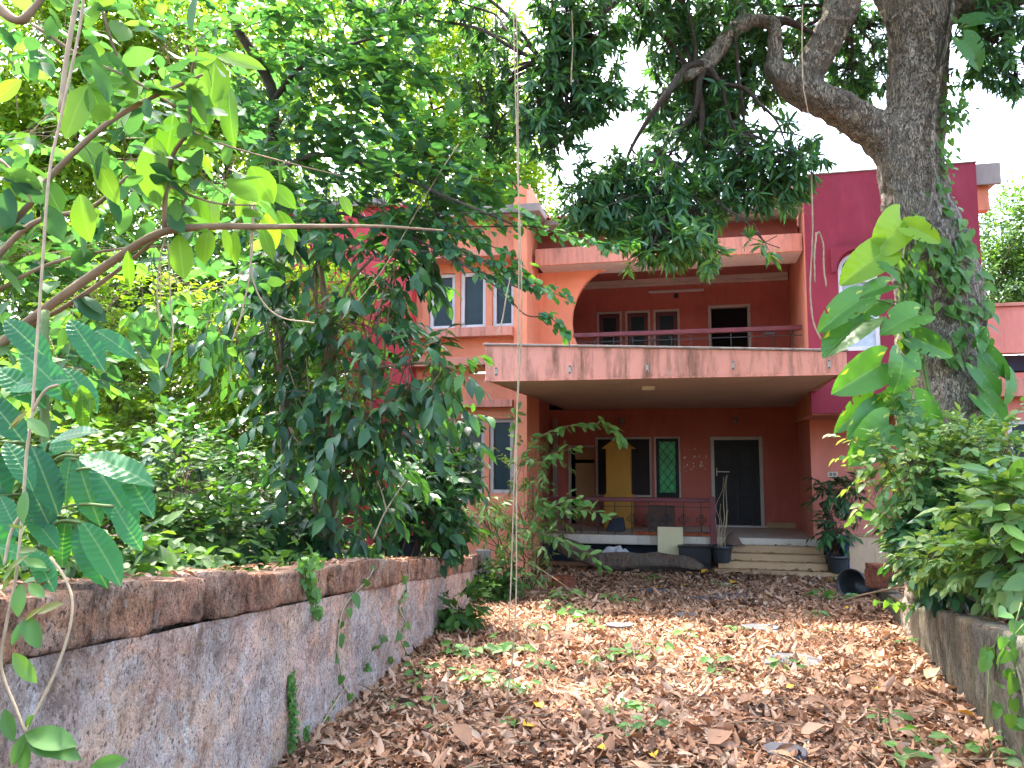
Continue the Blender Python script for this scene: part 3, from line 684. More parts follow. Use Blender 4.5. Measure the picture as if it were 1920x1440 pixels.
world_mb('cloth_roll', M['orange'], mb, uvw(-.35, 15.85, -1.54), 'rumpled orange red cloth along the porch floor edge', 'cloth')
pb = [(-.22, 0), (.07, 0), (.07, .2), (.26, .26), (.26, .78), (-.22, .78)]
o = ext(pb, -.012, .012).build('plywood_board', M['ply'], None); o.location = uvw(-.43, 15.28, -2.12); o.rotation_euler = (math.radians(-8), 0, -TH)
tag(o, 'pale yellow notched plywood board leaning against the porch edge', 'board')
bx = empty('crate', uvw(.05, 15.3, -2.12), 'black box under the porch edge beside the plywood board', 'box', rz=-TH)
at0(MB().box(-.30, .30, -.2, .2, .12, .42).build('body', M['blackbox'], bx, bevel=.015)); at0(MB().box(-.32, .32, -.22, .22, .421, .45).build('lid', M['blackbox'], bx, bevel=.01)); at0(MB().box(-.28, .28, -.18, .18, 0, .12).build('feet', M['blackbox'], bx))
vs = []; NT = 22
for i in range(NT+1):
    for j in range(NT+1):
        x, y = i/NT-.5, j/NT-.5; h = max(0, .30-.95*(x*x*1.1+y*y)-.12*abs(x+.15))
        vs.append((x*1.0, y*.55, max(0, h*(1+.5*noise.noise(Vector((i*.35, j*.35, 0)))))+.05*abs(noise.noise(Vector((i*.6, j*.6, 5))))))
world_mb('tarpaulin', M['tarp'], MB().add(vs, [(j*(NT+1)+i, (j+1)*(NT+1)+i, (j+1)*(NT+1)+i+1, j*(NT+1)+i+1) for j in range(NT) for i in range(NT)]), uvw(-1.45, 15.2, -2.05), 'crumpled grey plastic sheet lying behind the forked log', 'sheet')
# forked log
def px_path(lst, n=5): return spline([(*at(x, y, Y), r) for x, y, Y, r in lst], n)
lg = empty('fallen_log', (2.0, 14.5, gz(14.5)), 'grey brown forked log lying on dead leaves before the porch', 'log')
for nm, pa in (('trunk_piece', [(1128, 1052, 14.45, .15), (1180, 1052, 14.45, .165), (1250, 1054, 14.4, .16), (1295, 1060, 14.3, .12), (1318, 1066, 14.2, .05)]),
               ('branch_piece', [(1050, 1019, 14.35, .15), (1075, 1030, 14.38, .16), (1105, 1044, 14.42, .165), (1140, 1056, 14.46, .14)])):
    P_ = px_path(pa, 7); mb = MB().tube([p[:3] for p in P_], [p[3] for p in P_], 18, True, .5, 2); mb.build(nm, M['logbark'], lg, True)
world_mb('plank', M['tan'], MB().box(-.75, .75, -.12, .12, .05, .10), uvw(-2.2, 14.95, -2.12), 'flat weathered plank lying under the raised end of the log', 'plank', bevel=.006)
# flower pots
def pot(loc, r, h, label, rot=(0, 0, 0), name='flower_pot', group=None):
    t = empty(name, loc, label, 'pot', group); t.rotation_euler = rot
    p = [(r*.74*.0, .0), (r*.74, 0), (r*.76, .02), (r*.93, h*.80), (r*.94, h*.82), (r*1.0, h*.82), (r*1.03, h), (r*.97, h), (r*.90, h*.84), (r*.72, .03), (0, .03)]
    at0(MB().lathe(p, (0, 0, 0), 28).build('body', M['blackplastic'], t, True))
    return t
p1 = uvw(.53, 14.98, -2.0); p1.z = EYE-1.93
pot(p1, .20, .30, 'black plastic pot with bare dry stalks at the left of the steps')
p2 = uvw(2.5, 14.78, -2.1); p2.z = EYE-2.028
pot(p2, .19, .30, 'black plastic pot with a bushy plant at the right of the steps')
q = on_ground(1600, 1121)
t = pot((q[0]+.16, q[1], q[2]+.18), .21, .36, 'empty black pot lying on its side by the retaining wall', (0, math.radians(-82), math.radians(38)))
MB().lathe([(.0, .3), (.16, .3)], (0, 0, 0), 20)
# the pot on the laterite wall
pw = at(762, 1035, 8.3); pot((pw[0], pw[1], wall_top(8.3)-.10), .165, .32, 'black pot standing on the bed behind the laterite wall coping')
# clay stump pot half buried in litter
q = on_ground(1057, 1104)
o = MB().lathe([(0, -.02), (.20, -.02), (.21, .05), (.19, .16), (.15, .20), (.13, .19), (.12, .12), (0, .1)], (0, 0, 0), 24).build('clay_pot', M['clay'], None, True); o.location = q
tag(o, 'broken rusty red clay pot half buried in leaf litter', 'pot')
q = at(1668, 1096, 9.6)
me = stone_block((q[0]-.2, q[1]), (q[0]+.2, q[1]), q[2]-.06, q[2]+.24, q[2]-.06, q[2]+.22, .22, (0, -1), 77); me.materials.append(M['clay'])
tag(link(bpy.data.objects.new('laterite_block', me)), 'reddish laterite block sitting on the end of the retaining wall', 'stone')
# stained board with blue post beside the steps
bd = empty('stained_board', uvw(3.05, 14.8, -2.12), 'rust stained cement board set on edge against the pink wall', 'board', rz=-TH)
at0(MB().box(-.36, .75, -.03, .03, 0, .72).build('panel', M['stainedboard'], bd, bevel=.008)); at0(MB().box(-.38, .77, -.05, .05, .722, .76).build('top_rail', M['tan'], bd, bevel=.005))
at0(MB().box(-.44, -.372, -.06, .04, 0, .74).build('edge_post', M['blue'], bd, bevel=.006))
world_mb('drum', M['blackblue'], MB().lathe([(0, 0), (.15, 0), (.155, .3), (.15, .62), (.12, .64), (0, .64)], (0, 0, 0), 18), uvw(2.62, 15.2, -2.12), 'narrow dark blue grey drum behind the right hand pot', 'drum', smooth=True)
P_ = spline([(*uvw(2.05, 14.3, -1.3),), (*uvw(2.12, 14.15, -1.5),), (*uvw(2.2, 14.0, -1.75),)], 5)
P_ = spline([at(1540, 942, 14.5), at(1552, 965, 14.4), at(1562, 1030, 14.0)], 6)
tag(MB().tube(P_, [.06]*len(P_), 10, True, .4).build('dry_branch', M['logbark'], None, True), 'thick dry branch leaning on the pink wall by the steps', 'branch')
sk = MB(); vs = []
for i in range(13):
    for j in range(9):
        x, y = i/12-.5, j/8-.5; vs.append((x*.45, y*.3, max(0, .24-1.0*(x*x*1.6+y*y*2.2)+.03*noise.noise(Vector((i, j, 1))))))
world_mb('sack', M['brownbox'], MB().add(vs, [(j+9*i, j+9*(i+1), j+9*(i+1)+1, j+9*i+1) for i in range(12) for j in range(8)]), uvw(.75, 15.38, -1.66), 'slumped brown sack on the top step beside the railing post', 'sack')
# slates in the drive
for k, (x, y, s) in enumerate(((1225, 1113, .2), (1330, 1128, .22), (1382, 1125, .3), (1285, 1160, .16), (1430, 1185, .2), (1485, 1250, .25), (1160, 1180, .15), (1470, 1425, .13))):
    q = on_ground(x, y); rr_ = random.Random(k); m_ = 7
    po = [(s*(.8+.4*rr_.random())*math.cos(2*math.pi*i/m_), s*(.7+.3*rr_.random())*math.sin(2*math.pi*i/m_)) for i in range(m_)]
    o = MB().add([(x_, y_, z_) for z_ in (0, .055) for x_, y_ in po], [tuple(range(m_))[::-1], tuple(range(m_, 2*m_))]+[(i, (i+1) % m_, (i+1) % m_+m_, i+m_) for i in range(m_)]).build('paving_slab', M['slate'], None)
    o.location = q; tag(o, 'flat grey paving slab showing through the leaf litter', 'slab', 'grey slabs in the drive')
# ------------------------------------------------------------ foliage tools
def leaf_shape(prof, curl=.12, fold=.18, rows=None, rib=0, ribs=9, lobe=0, cols=1, cuts=(), wave=0):
    """unit leaf along +y; prof: list of (s, half width). cols per side. returns verts, faces"""
    ss = [p[0] for p in prof]; ws = [p[1] for p in prof]
    rows = rows or len(prof)-1; vs = []; fs = []
    S = np.linspace(0, 1, rows+1) if rows != len(prof)-1 else np.array(ss)
    for j, s in enumerate(S):
        w = float(np.interp(s, ss, ws))
        for i in range(-cols, cols+1):
            t = i/cols; x = t*w; y = s-lobe*abs(t)**1.5*(1-s)**2.5
            z = -curl*s*s+fold*abs(x)-.0*t
            if rib: z += rib*math.cos(2*math.pi*ribs*(s-.28*abs(t)))*min(1, w/.1)*(1 if abs(t) < .99 else .4)*(0 if i == 0 else 1)
            if wave: z += wave*math.sin(s*19+i)*abs(t)
            vs.append((x, y, z))
    m = 2*cols+1
    for j in range(rows):
        for i in range(m-1):
            if (j, i) in cuts: continue
            fs.append((j*m+i, j*m+i+1, (j+1)*m+i+1, (j+1)*m+i))
    return np.array(vs, float), fs
def tri_leaf(w=.22, mid=.42, curl=.1, fold=.25):    # four triangles
    v = np.array([(0,0,0), (-w,mid,fold*w-curl*mid*mid), (0,mid,-curl*mid*mid), (w,mid,fold*w-curl*mid*mid), (0,1,-curl)], float)
    return v, [(0,2,1), (0,3,2), (1,2,4), (2,3,4)]
def hex_leaf(w=.2, curl=.2, fold=.25, a=.25, b=.65, wb=.85):   # eight triangles
    c = lambda s: -curl*s*s
    v = np.array([(0,0,0), (-w,a,c(a)+fold*w), (0,a,c(a)), (w,a,c(a)+fold*w), (-w*wb,b,c(b)+fold*w*wb), (0,b,c(b)), (w*wb,b,c(b)+fold*w*wb), (0,1,c(1))], float)
    return v, [(0,2,1), (0,3,2), (1,2,5,4), (2,3,6,5), (4,5,7), (5,6,7)]
def frames(D, N):
    Y = D/np.linalg.norm(D, axis=1, keepdims=True)
    Z = N-(N*Y).sum(1, keepdims=True)*Y; ln = np.linalg.norm(Z, axis=1, keepdims=True)
    Z = np.where(ln < 1e-5, np.array([[1., 0, 0]]), Z/np.maximum(ln, 1e-5)); X = np.cross(Y, Z)
    return X, Y, Z
RNG = np.random.default_rng(11)
def leaf_mesh(name, tpl, P, D, N, S, mat, parent=None, W=None, kind='stuff', smooth=True, rnd=None):
    """thousands of leaves in one mesh, a random number stored per leaf for its colour"""
    tv, tf = tpl; n, k = len(P), len(tv)
    X, Y, Z = frames(D, N); W = np.ones(n) if W is None else W
    co = (P[:, None, :] + S[:, None, None]*(tv[None, :, 0:1]*X[:, None]*W[:, None, None] + tv[None, :, 1:2]*Y[:, None] + tv[None, :, 2:3]*Z[:, None])).reshape(-1, 3)
    loops = np.concatenate([np.array(f) for f in tf]); sizes = np.array([len(f) for f in tf])
    me = bpy.data.meshes.new(name); me.vertices.add(n*k); me.vertices.foreach_set('co', co.astype(np.float32).ravel())
    al = (loops[None, :]+(np.arange(n)*k)[:, None]).ravel(); me.loops.add(len(al)); me.loops.foreach_set('vertex_index', al.astype(np.int32))
    st = np.concatenate([[0], np.cumsum(sizes)[:-1]]); nl = sizes.sum()
    me.polygons.add(n*len(sizes)); me.polygons.foreach_set('loop_start', (st[None, :]+(np.arange(n)*nl)[:, None]).ravel().astype(np.int32))
    me.polygons.foreach_set('use_smooth', np.full(n*len(sizes), smooth))
    me.update(calc_edges=True)
    a = me.attributes.new('rnd', 'FLOAT', 'FACE'); r = RNG.random(n) if rnd is None else rnd
    a.data.foreach_set('value', np.repeat(r, len(sizes)).astype(np.float32))
    me.materials.append(mat); o = link(bpy.data.objects.new(name, me)); adopt(o, parent)
    if kind: o['kind'] = kind
    return o
def share_mesh(name, tpl, mat):
    me = bpy.data.meshes.new(name); me.from_pydata([tuple(v) for v in tpl[0]], [], tpl[1]); me.materials.append(mat)
    me.polygons.foreach_set('use_smooth', [True]*len(me.polygons)); me.update(); return me
def leaf_objs(me, P, D, N, S, parent, W=None):
    """single leaves as parts, sharing meshes"""
    X, Y, Z = frames(D, N); mes = me if isinstance(me, list) else [me]
    base = np.array(parent.location) if parent.type == 'EMPTY' else np.zeros(3)
    for i in range(len(P)):
        o = bpy.data.objects.new('leaf', mes[i % len(mes)]); SC.collection.objects.link(o); o.parent = parent
        w = 1 if W is None else W[i]; q = P[i]-base
        o.matrix_local = Matrix(((X[i][0]*S[i]*w, Y[i][0]*S[i], Z[i][0]*S[i], q[0]), (X[i][1]*S[i]*w, Y[i][1]*S[i], Z[i][1]*S[i], q[1]), (X[i][2]*S[i]*w, Y[i][2]*S[i], Z[i][2]*S[i], q[2]), (0, 0, 0, 1)))
def unit(a): return a/np.maximum(np.linalg.norm(a, axis=-1, keepdims=True), 1e-6)
UP = np.array((0., 0., 1.))
def twig_leaves(O, T, L, n, leaf, spread=55, droop=.3, rosette=False, s0=.15, jit=.25, rng=RNG, face_up=1.):
    """leaves set along twigs O + s*L*T; two-ranked or in a whorl"""
    k = len(O); T = unit(T); s = s0+(1-s0)*(np.arange(n)+.5)/n
    B = unit(np.cross(T, UP)+1e-4); E = np.cross(B, T)
    Pt = O[:, None]+T[:, None]*(L[:, None]*s[None, :])[..., None]
    Pt[..., 2] -= droop*.35*(L[:, None]*s[None, :]**2)
    if rosette: ph = rng.random((k, n))*2*math.pi
    else: ph = np.where(np.arange(n)[None, :] % 2 == 0, 0, math.pi)+rng.normal(0, .35, (k, n))
    side = B[:, None]*np.cos(ph)[..., None]+E[:, None]*np.sin(ph)[..., None]
    a = np.radians(spread)+rng.normal(0, .2, (k, n)); a = a*(1-.45*s[None, :]) if not rosette else a
    D = T[:, None]*np.cos(a)[..., None]+side*np.sin(a)[..., None]-UP*droop+rng.normal(0, jit*.6, (k, n, 3))
    N = UP*face_up+rng.normal(0, jit*1.3, (k, n, 3))+.3*T[:, None]
    S = leaf*rng.uniform(.65, 1.2, (k, n))
    f = lambda a_: a_.reshape(-1, a_.shape[-1])
    return f(Pt), unit(f(D)), f(N), S.ravel()
def twig_wood(name, O, T, L, r, mat, parent, droop=0):
    T = unit(T); B = unit(np.cross(T, UP)+1e-4); E = np.cross(B, T); k = len(O)
    ang = np.array([0, 2.094, 4.188]); ring = B[:, None]*np.cos(ang)[None, :, None]+E[:, None]*np.sin(ang)[None, :, None]
    end = O+T*L[:, None]; end[:, 2] -= droop*.35*L
    co = np.concatenate([O[:, None]+ring*r, end[:, None]+ring*r*.4], 1).reshape(-1, 3)
    q = np.array([(0,1,4,3), (1,2,5,4), (2,0,3,5)]); fs = (q[None]+(np.arange(k)*6)[:, None, None]).reshape(-1, 4)
    me = bpy.data.meshes.new(name); me.from_pydata(co.tolist(), [], fs.tolist()); me.materials.append(mat); me.update()
    o = link(bpy.data.objects.new(name, me)); adopt(o, parent); o['kind'] = 'stuff'; return o
def blob_points(blobs, per, rng=RNG, shell=.45):
    """points in ellipsoids: blobs of (centre, (rx, ry, rz), weight)"""
    O, Dn = [], []
    for c, r, w in blobs:
        n = max(1, int(per*w)); d = unit(rng.normal(size=(n, 3))); q = (shell+(1-shell)*rng.random((n, 1)))
        wob = 1+.25*np.array([noise.noise(Vector(tuple(v*2.2+np.array(c)))) for v in d])[:, None]
        O.append(np.array(c)+d*q*wob*np.array(r)); Dn.append(d)
    return np.concatenate(O), np.concatenate(Dn)
def pxblob(px, py, Y, rx, ry, rd, w=1.): return (at(px, py, Y), (rx*Y/FPX, rd, ry*Y/FPX), w)
def nearest_first(P): return np.argsort(np.linalg.norm(P-np.array((0, 0, EYE)), axis=1))
def keep(P, *arr, cond): return (P[cond],)+tuple(a[cond] for a in arr)

LEAF = {}
LEAF['mango'] = leaf_mat('mango_leaf', [(.032,.098,.055), (.05,.14,.068), (.072,.18,.068), (.095,.215,.065), (.15,.28,.04), (.19,.33,.04)], .36, .45, .4, (1.5, 1.6, .5))
LEAF['coffee'] = leaf_mat('glossy_dark_leaf', [(0.021,0.062,0.031), (0.033,0.095,0.042), (0.048,0.133,0.049), (0.077,0.190,0.049)], .28, .36, .35, (1.6, 1.7, .5))
LEAF['coffee_o'] = leaf_mat('glossy_leaf', [(0.019,0.052,0.026), (0.028,0.081,0.035), (0.041,0.114,0.042), (0.083,0.190,0.049)], .27, .33, .4, (1.6, 1.7, .5), True)
LEAF['round'] = leaf_mat('blue_green_leaf', [(0.035,0.100,0.066), (0.053,0.142,0.080), (0.071,0.171,0.077), (0.114,0.228,0.066)], .42, .65, .2, (1.5, 1.7, .5))
LEAF['lime'] = leaf_mat('lime_leaf', [(0.089,0.190,0.026), (0.138,0.247,0.032), (0.187,0.294,0.038), (0.248,0.323,0.049)], .5, .6, .15, (1.4, 1.5, .45))
LEAF['mid'] = leaf_mat('mid_green_leaf', [(0.031,0.076,0.024), (0.048,0.114,0.032), (0.071,0.152,0.038), (0.114,0.199,0.043)], .42, .6, .2, (1.6, 1.6, .45))
LEAF['pale'] = leaf_mat('pale_green_leaf', [(0.089,0.180,0.060), (0.126,0.237,0.071), (0.187,0.294,0.082), (0.272,0.361,0.116)], .38, .45, .4, (1.4, 1.4, .5))
LEAF['young_o'] = leaf_mat('young_lime_leaf', [(0.077,0.199,0.017), (0.108,0.247,0.024), (0.157,0.294,0.038), (0.096,0.209,0.026)], .5, .5, .25, (1.35, 1.35, .4), True, (.2,.36,.08))
LEAF['dark_o'] = leaf_mat('dusky_shrub_leaf', [(0.028,0.081,0.054), (0.041,0.114,0.066), (0.059,0.142,0.060), (0.077,0.162,0.038)], .40, .7, .15, (1.6, 1.6, .5), True)
LEAF['ribbed_o'] = leaf_mat('ribbed_leaf', [(.022,.12,.05), (.03,.16,.06), (.04,.19,.065), (.05,.22,.06)], .35, .42, .35, (1.5, 1.6, .5), True, (.22,.34,.14))
LEAF['pothos_o'] = leaf_mat('pothos_leaf', [(.05,.165,.032), (.065,.20,.036), (.085,.235,.036), (.06,.19,.03)], .36, .35, .45, (1.4, 1.4, .4), True, (.17,.30,.08), (.34,.40,.06))
LEAF['vine_o'] = leaf_mat('vine_leaf', [(0.065,0.162,0.038), (0.089,0.209,0.049), (0.126,0.257,0.049)], .4, .45, .35, (1.5, 1.5, .5), True)
LEAF['bronze_o'] = leaf_mat('bronze_leaf', [(.10,.17,.03), (.17,.20,.04), (.22,.17,.06)], .45, .45, .35, (1.4, 1.2, .5), True)
LEAF['litter'] = leaf_mat('dead_leaf', [(.055,.030,.018), (.16,.078,.043), (.29,.15,.082), (.42,.24,.145), (.44,.32,.23), (.33,.155,.078), (.09,.045,.028)], .15, .7, .25, (1.2, 1., .8))
LEAF['yellow'] = leaf_mat('yellow_leaf', [(.55,.30,.02), (.62,.38,.04)], .2, .5, .3, (1.2, 1., .6), True)
LEAF['petal'] = leaf_mat('red_petal', [(.7,.06,.04), (.75,.10,.06)], .3, .6, .2, (1.2, .9, .9))

MANGO = hex_leaf(.105, .22, .3, .22, .62, .95); OVAL = hex_leaf(.26, .15, .3, .22, .62, .9); SMALL = tri_leaf(.27, .42); ROUND = hex_leaf(.40, .06, .12, .22, .68, .92); LANCE = tri_leaf(.17, .45, .2, .3)
COFFEE = leaf_shape([(0, .015), (.1, .09), (.3, .20), (.5, .225), (.7, .17), (.88, .07), (1, .005)], .28, .22, 12, .012, 6, cols=2, wave=.008)
COFFEE_S = leaf_shape([(0, .015), (.2, .15), (.42, .225), (.68, .18), (.88, .07), (1, .005)], .28, .25, wave=.01)
BIGOVAL = leaf_shape([(0, .02), (.12, .12), (.35, .215), (.6, .225), (.8, .16), (.94, .06), (1, .01)], .14, .15, 12, .004, 7, cols=2)
RIBBED = leaf_shape([(0, .02), (.08, .09), (.25, .165), (.5, .20), (.72, .185), (.9, .09), (1, .01)], .30, .10, 44, .015, 11, cols=4, wave=.004)
POTHOS = [leaf_shape([(0, .20), (.06, .33), (.2, .41), (.4, .42), (.6, .37), (.8, .26), (.93, .13), (1, .015)], cu, .34, 24, .012, 7, .26, cols=5, cuts=ct) for cu, ct in
          ((.30, ()), (.42, {(9, 0), (9, 1), (13, 0), (16, 9), (16, 8)}), (.25, {(7, 9), (7, 8), (11, 9), (11, 8), (15, 9), (14, 0), (14, 1)}))]
HEART = leaf_shape([(0, .16), (.08, .33), (.25, .40), (.5, .33), (.75, .18), (.92, .05), (1, .005)], .15, .2, 8, lobe=.2, cols=2)

def rnd_pts_branch(mb, a, b, r0, r1, rng, sag=.0, n=5, wig=.08):
    a, b = np.array(a, float), np.array(b, float); L = np.linalg.norm(b-a); pts = []
    for k in range(n+1):
        t = k/n; p = a+(b-a)*t; p = p+rng.normal(0, wig*L*.35, 3)*(math.sin(math.pi*t)); p[2] -= sag*L*math.sin(math.pi*t); pts.append(p)
    pts = spline(pts, 3); mb.tube(pts, [r0+(r1-r0)*i/(len(pts)-1) for i in range(len(pts))], 6)

# ------------------------------------------------------------ the big tree on the right
rng = np.random.default_rng(21)
TY = 7.8
tree = empty('mango_tree', (*at(1800, 1100, TY)[:2], rwall_top(TY)-.05), 'huge grey barked mango tree with long drooping leaves growing in the raised bed', 'tree')
def limb(lst, n=6): return spline([(*at(x, y, Y), r) for x, y, Y, r in lst], n)
wood = MB()
def add_limb(lst, sides=18, wob=.16, n=6, mb=None):
    q = limb(lst, n); (mb or wood).tube([p[:3] for p in q], [p[3] for p in q], sides, True, wob, len(wood.v) % 17)
add_limb([(1815, 1200, TY, .62), (1800, 1100, TY, .50), (1785, 950, TY, .44), (1772, 800, TY, .415), (1763, 650, TY, .405), (1758, 540, TY, .41), (1738, 460, TY, .365), (1717, 385, TY, .325), (1706, 320, TY, .325), (1708, 250, TY, .32), (1714, 190, TY, .285), (1724, 110, TY, .29), (1728, 20, TY, .33), (1722, -90, TY, .32), (1715, -260, TY, .28), (1700, -520, TY+.3, .2)], 26)
add_limb([(1716, 330, TY, .23), (1672, 275, TY-.02, .22), (1615, 228, TY-.05, .19), (1556, 196, TY-.1, .175), (1505, 168, TY-.12, .175), (1462, 140, TY-.15, .135), (1448, 112, TY-.15, .10)], 16)
add_limb([(1498, 178, TY-.1, .15), (1520, 135, TY-.12, .155), (1545, 85, TY-.18, .155), (1572, 30, TY-.25, .165), (1592, -40, TY-.3, .17), (1610, -160, TY-.5, .14)], 16)
add_limb([(1462, 150, TY-.15, .10), (1452, 100, TY-.15, .078), (1452, 50, TY-.18, .075), (1425, 38, TY-.2, .07), (1395, 44, TY-.22, .085), (1365, 70, TY-.25, .085), (1335, 108, TY-.3, .085), (1305, 130, TY-.35, .078), (1284, 142, TY-.38, .055)], 12, n=5)
add_limb([(1398, 42, TY-.22, .06), (1385, 15, TY-.2, .055), (1362, -20, TY-.2, .05), (1330, -60, TY-.2, .045)], 10)
add_limb([(1745, 40, TY, .20), (1800, 12, TY-.1, .13), (1860, 4, TY-.25, .10), (1930, -6, TY-.4, .08)], 12)
add_limb([(1710, 60, TY, .22), (1680, 10, TY+.1, .17), (1640, -60, TY+.3, .15), (1600, -200, TY+.6, .1)], 12)
tr = wood.build('trunk', M['bark'], tree, True)
m_ = tr.modifiers.new('remesh', 'REMESH'); m_.mode = 'VOXEL'; m_.voxel_size = .022; m_.use_smooth_shade = True
m_ = tr.modifiers.new('smooth', 'SMOOTH'); m_.iterations = 5; m_.factor = .6
tx = bpy.data.textures.new('bark_relief', 'CLOUDS'); tx.noise_scale = .11; tx.noise_depth = 3
m_ = tr.modifiers.new('relief', 'DISPLACE'); m_.texture = tx; m_.strength = .075; m_.mid_level = .5
bw = MB()
def add_twig(lst, n=4): add_limb(lst, 7, .1, n, bw)
add_twig([(1440, 42, TY-.18, .03), (1470, 38, TY-.2, .045), (1500, 50, TY-.2, .03), (1535, 70, TY-.2, .02)])
add_twig([(1165, -10, 7.0, .05), (1125, 25, 7.0, .045), (1075, 68, 6.9, .038), (1030, 102, 6.9, .03), (985, 125, 6.9, .024), (960, 138, 6.9, .016)])
add_twig([(1030, 102, 6.9, .02), (1020, 140, 6.9, .016), (985, 190, 6.9, .01)])
add_twig([(1165, -10, 7.0, .05), (1280, -60, 7.2, .06), (1420, -120, 7.5, .08), (1600, -230, 7.7, .12), (1715, -330, 7.8, .15)])
add_twig([(1240, -8, 7.2, .03), (1275, 0, 7.25, .032), (1300, -20, 7.3, .03)])
add_twig([(1318, 120, 7.4, .04), (1285, 128, 7.4, .035), (1250, 175, 7.35, .03), (1215, 225, 7.3, .025), (1185, 275, 7.3, .02), (1165, 325, 7.3, .016), (1140, 370, 7.3, .01)])
add_twig([(1345, 100, 7.5, .035), (1312, 150, 7.45, .032), (1316, 200, 7.45, .028), (1315, 240, 7.45, .026), (1300, 280, 7.4, .02), (1270, 325, 7.35, .018), (1250, 375, 7.35, .015), (1240, 430, 7.3, .01)])
add_twig([(1312, 165, 7.45, .028), (1300, 210, 7.4, .022), (1262, 255, 7.35, .018), (1225, 300, 7.3, .012), (1200, 340, 7.3, .008)])
add_twig([(1330, 125, 7.45, .03), (1352, 155, 7.4, .025), (1395, 165, 7.35, .022), (1425, 195, 7.3, .018), (1455, 225, 7.3, .013), (1472, 265, 7.25, .008)])
add_twig([(1352, 155, 7.4, .02), (1365, 210, 7.4, .016), (1382, 260, 7.4, .013), (1385, 330, 7.4, .01), (1392, 370, 7.4, .006)])
add_twig([(1378, 60, 7.5, .02), (1385, 140, 7.5, .018), (1395, 220, 7.5, .014), (1393, 270, 7.5, .01)])
add_twig([(1240, 380, 7.35, .012), (1225, 420, 7.3, .008), (1205, 455, 7.3, .005)]); add_twig([(1250, 375, 7.35, .012), (1275, 420, 7.35, .008), (1300, 440, 7.35, .005)])
blobs = [pxblob(*b) for b in (
    (1075, 15, 6.9, 95, 40, .5, 1.1), (1045, 95, 6.9, 65, 40, .45, 1.0), (1060, 160, 6.9, 55, 35, .4, .9), (1130, 175, 6.9, 35, 25, .35, .5), (1010, 205, 6.9, 30, 35, .35, .55), (1000, 255, 6.9, 25, 20, .3, .3), (1110, 70, 6.9, 45, 35, .4, .6), (1075, 215, 6.9, 45, 18, .3, .35),
    (905, 190, 7.6, 35, 60, .4, .55), (925, 255, 7.6, 35, 30, .4, .4), (900, 60, 7.8, 60, 30, .4, .45), (760, 20, 7.8, 70, 20, .5, .4), (850, 0, 7.6, 90, 25, .5, .4),
    (1310, 35, 7.8, 90, 45, .6, 1.4), (1265, 115, 7.8, 35, 40, .4, .8), (1320, 170, 7.9, 55, 45, .5, 1.1), (1300, 235, 7.8, 45, 30, .4, .7), (1395, 160, 8.0, 35, 50, .4, .8), (1410, 80, 8.1, 40, 45, .4, .7), (1370, 230, 7.9, 35, 30, .3, .5), (1255, 25, 7.6, 40, 30, .4, .5),
    (1185, 330, 7.2, 45, 25, .4, .7), (1120, 355, 7.1, 45, 25, .4, .7), (1230, 370, 7.2, 60, 35, .45, 1.1), (1160, 400, 7.1, 60, 25, .4, .8), (1290, 400, 7.1, 50, 30, .4, .8), (1250, 440, 6.9, 55, 20, .3, .6), (1225, 450, 6.8, 40, 16, .3, .4), (1290, 465, 6.7, 40, 18, .3, .4), (1330, 350, 7.4, 40, 40, .4, .7), (1080, 395, 7.1, 25, 16, .3, .3),
    (1400, 290, 7.2, 40, 25, .35, .55), (1455, 305, 7.1, 35, 20, .3, .45), (1500, 300, 7.1, 25, 20, .3, .28), (1460, 350, 7.2, 40, 18, .3, .4), (1395, 360, 7.3, 40, 20, .35, .5), (1435, 455, 6.8, 10, 8, .1, .06), (1485, 250, 7.1, 18, 15, .2, .12),
    (1200, 25, 7.4, 45, 30, .4, .6), (1240, 195, 7.7, 22, 35, .3, .4), (1340, 285, 7.6, 40, 25, .35, .5), (1255, 290, 7.4, 25, 20, .3, .3), (1455, 150, 8.2, 22, 35, .3, .4), (1560, 60, 8.5, 35, 35, .4, .5), (1650, 130, 8.7, 30, 55, .4, .6), (1400, 15, 8, 50, 30, .4, .7), (1600, 200, 8.6, 25, 20, .3, .3), (1345, 110, 8, 50, 40, .4, .7), (1040, 285, 6.9, 22, 10, .2, .15), (950, 130, 7.4, 30, 40, .3, .3),
    (1590, 130, 8.6, 45, 55, .45, .9), (1625, 50, 8.6, 45, 45, .45, .7), (1510, 30, 8.4, 45, 35, .4, .6), (1480, 100, 8.4, 30, 25, .3, .3),
    (1870, 85, 7.4, 35, 40, .4, .7), (1905, 140, 7.4, 25, 25, .3, .4), (1830, 60, 7.6, 30, 40, .35, .4), (1900, 20, 7.4, 40, 30, .4, .5),
    (1040, -80, 6.6, 130, 40, .8, .9), (1300, -90, 7.2, 160, 40, .8, 1.0), (1560, -100, 7.6, 150, 40, .8, .9), (1850, -80, 7.4, 110, 40, .7, .8), (800, -90, 7.2, 150, 40, .8, .8))]
blobs = [(c, (r[0]+.07, r[1], r[2]+.06), w) for c, r, w in blobs]
O, Dn = blob_points(blobs, 66, rng, .15)
T = unit(Dn*.8+rng.normal(0, .45, O.shape)-UP*.35); L = rng.uniform(.06, .2, len(O))
P, D, N, S = twig_leaves(O, T, L, 13, .142, 62, .38, True, .45, .25, rng, .7)
fy = (P[:, 2]-EYE)*math.cos(PITCH)-P[:, 1]*math.sin(PITCH); fd = P[:, 1]*math.cos(PITCH)+(P[:, 2]-EYE)*math.sin(PITCH); ppy = 720-FPX*fy/fd
low = np.clip((ppy-400)/90, 0, 1)*(P[:, 1] < 7.4)      # limer colour painted on the low boughs for the light on their fringe
leaf_mesh('foliage', MANGO, P, D, N, S, LEAF['mango'], tree, rnd=np.clip(rng.random(len(P))*.62+low*rng.random(len(P))*.6, 0, 1))
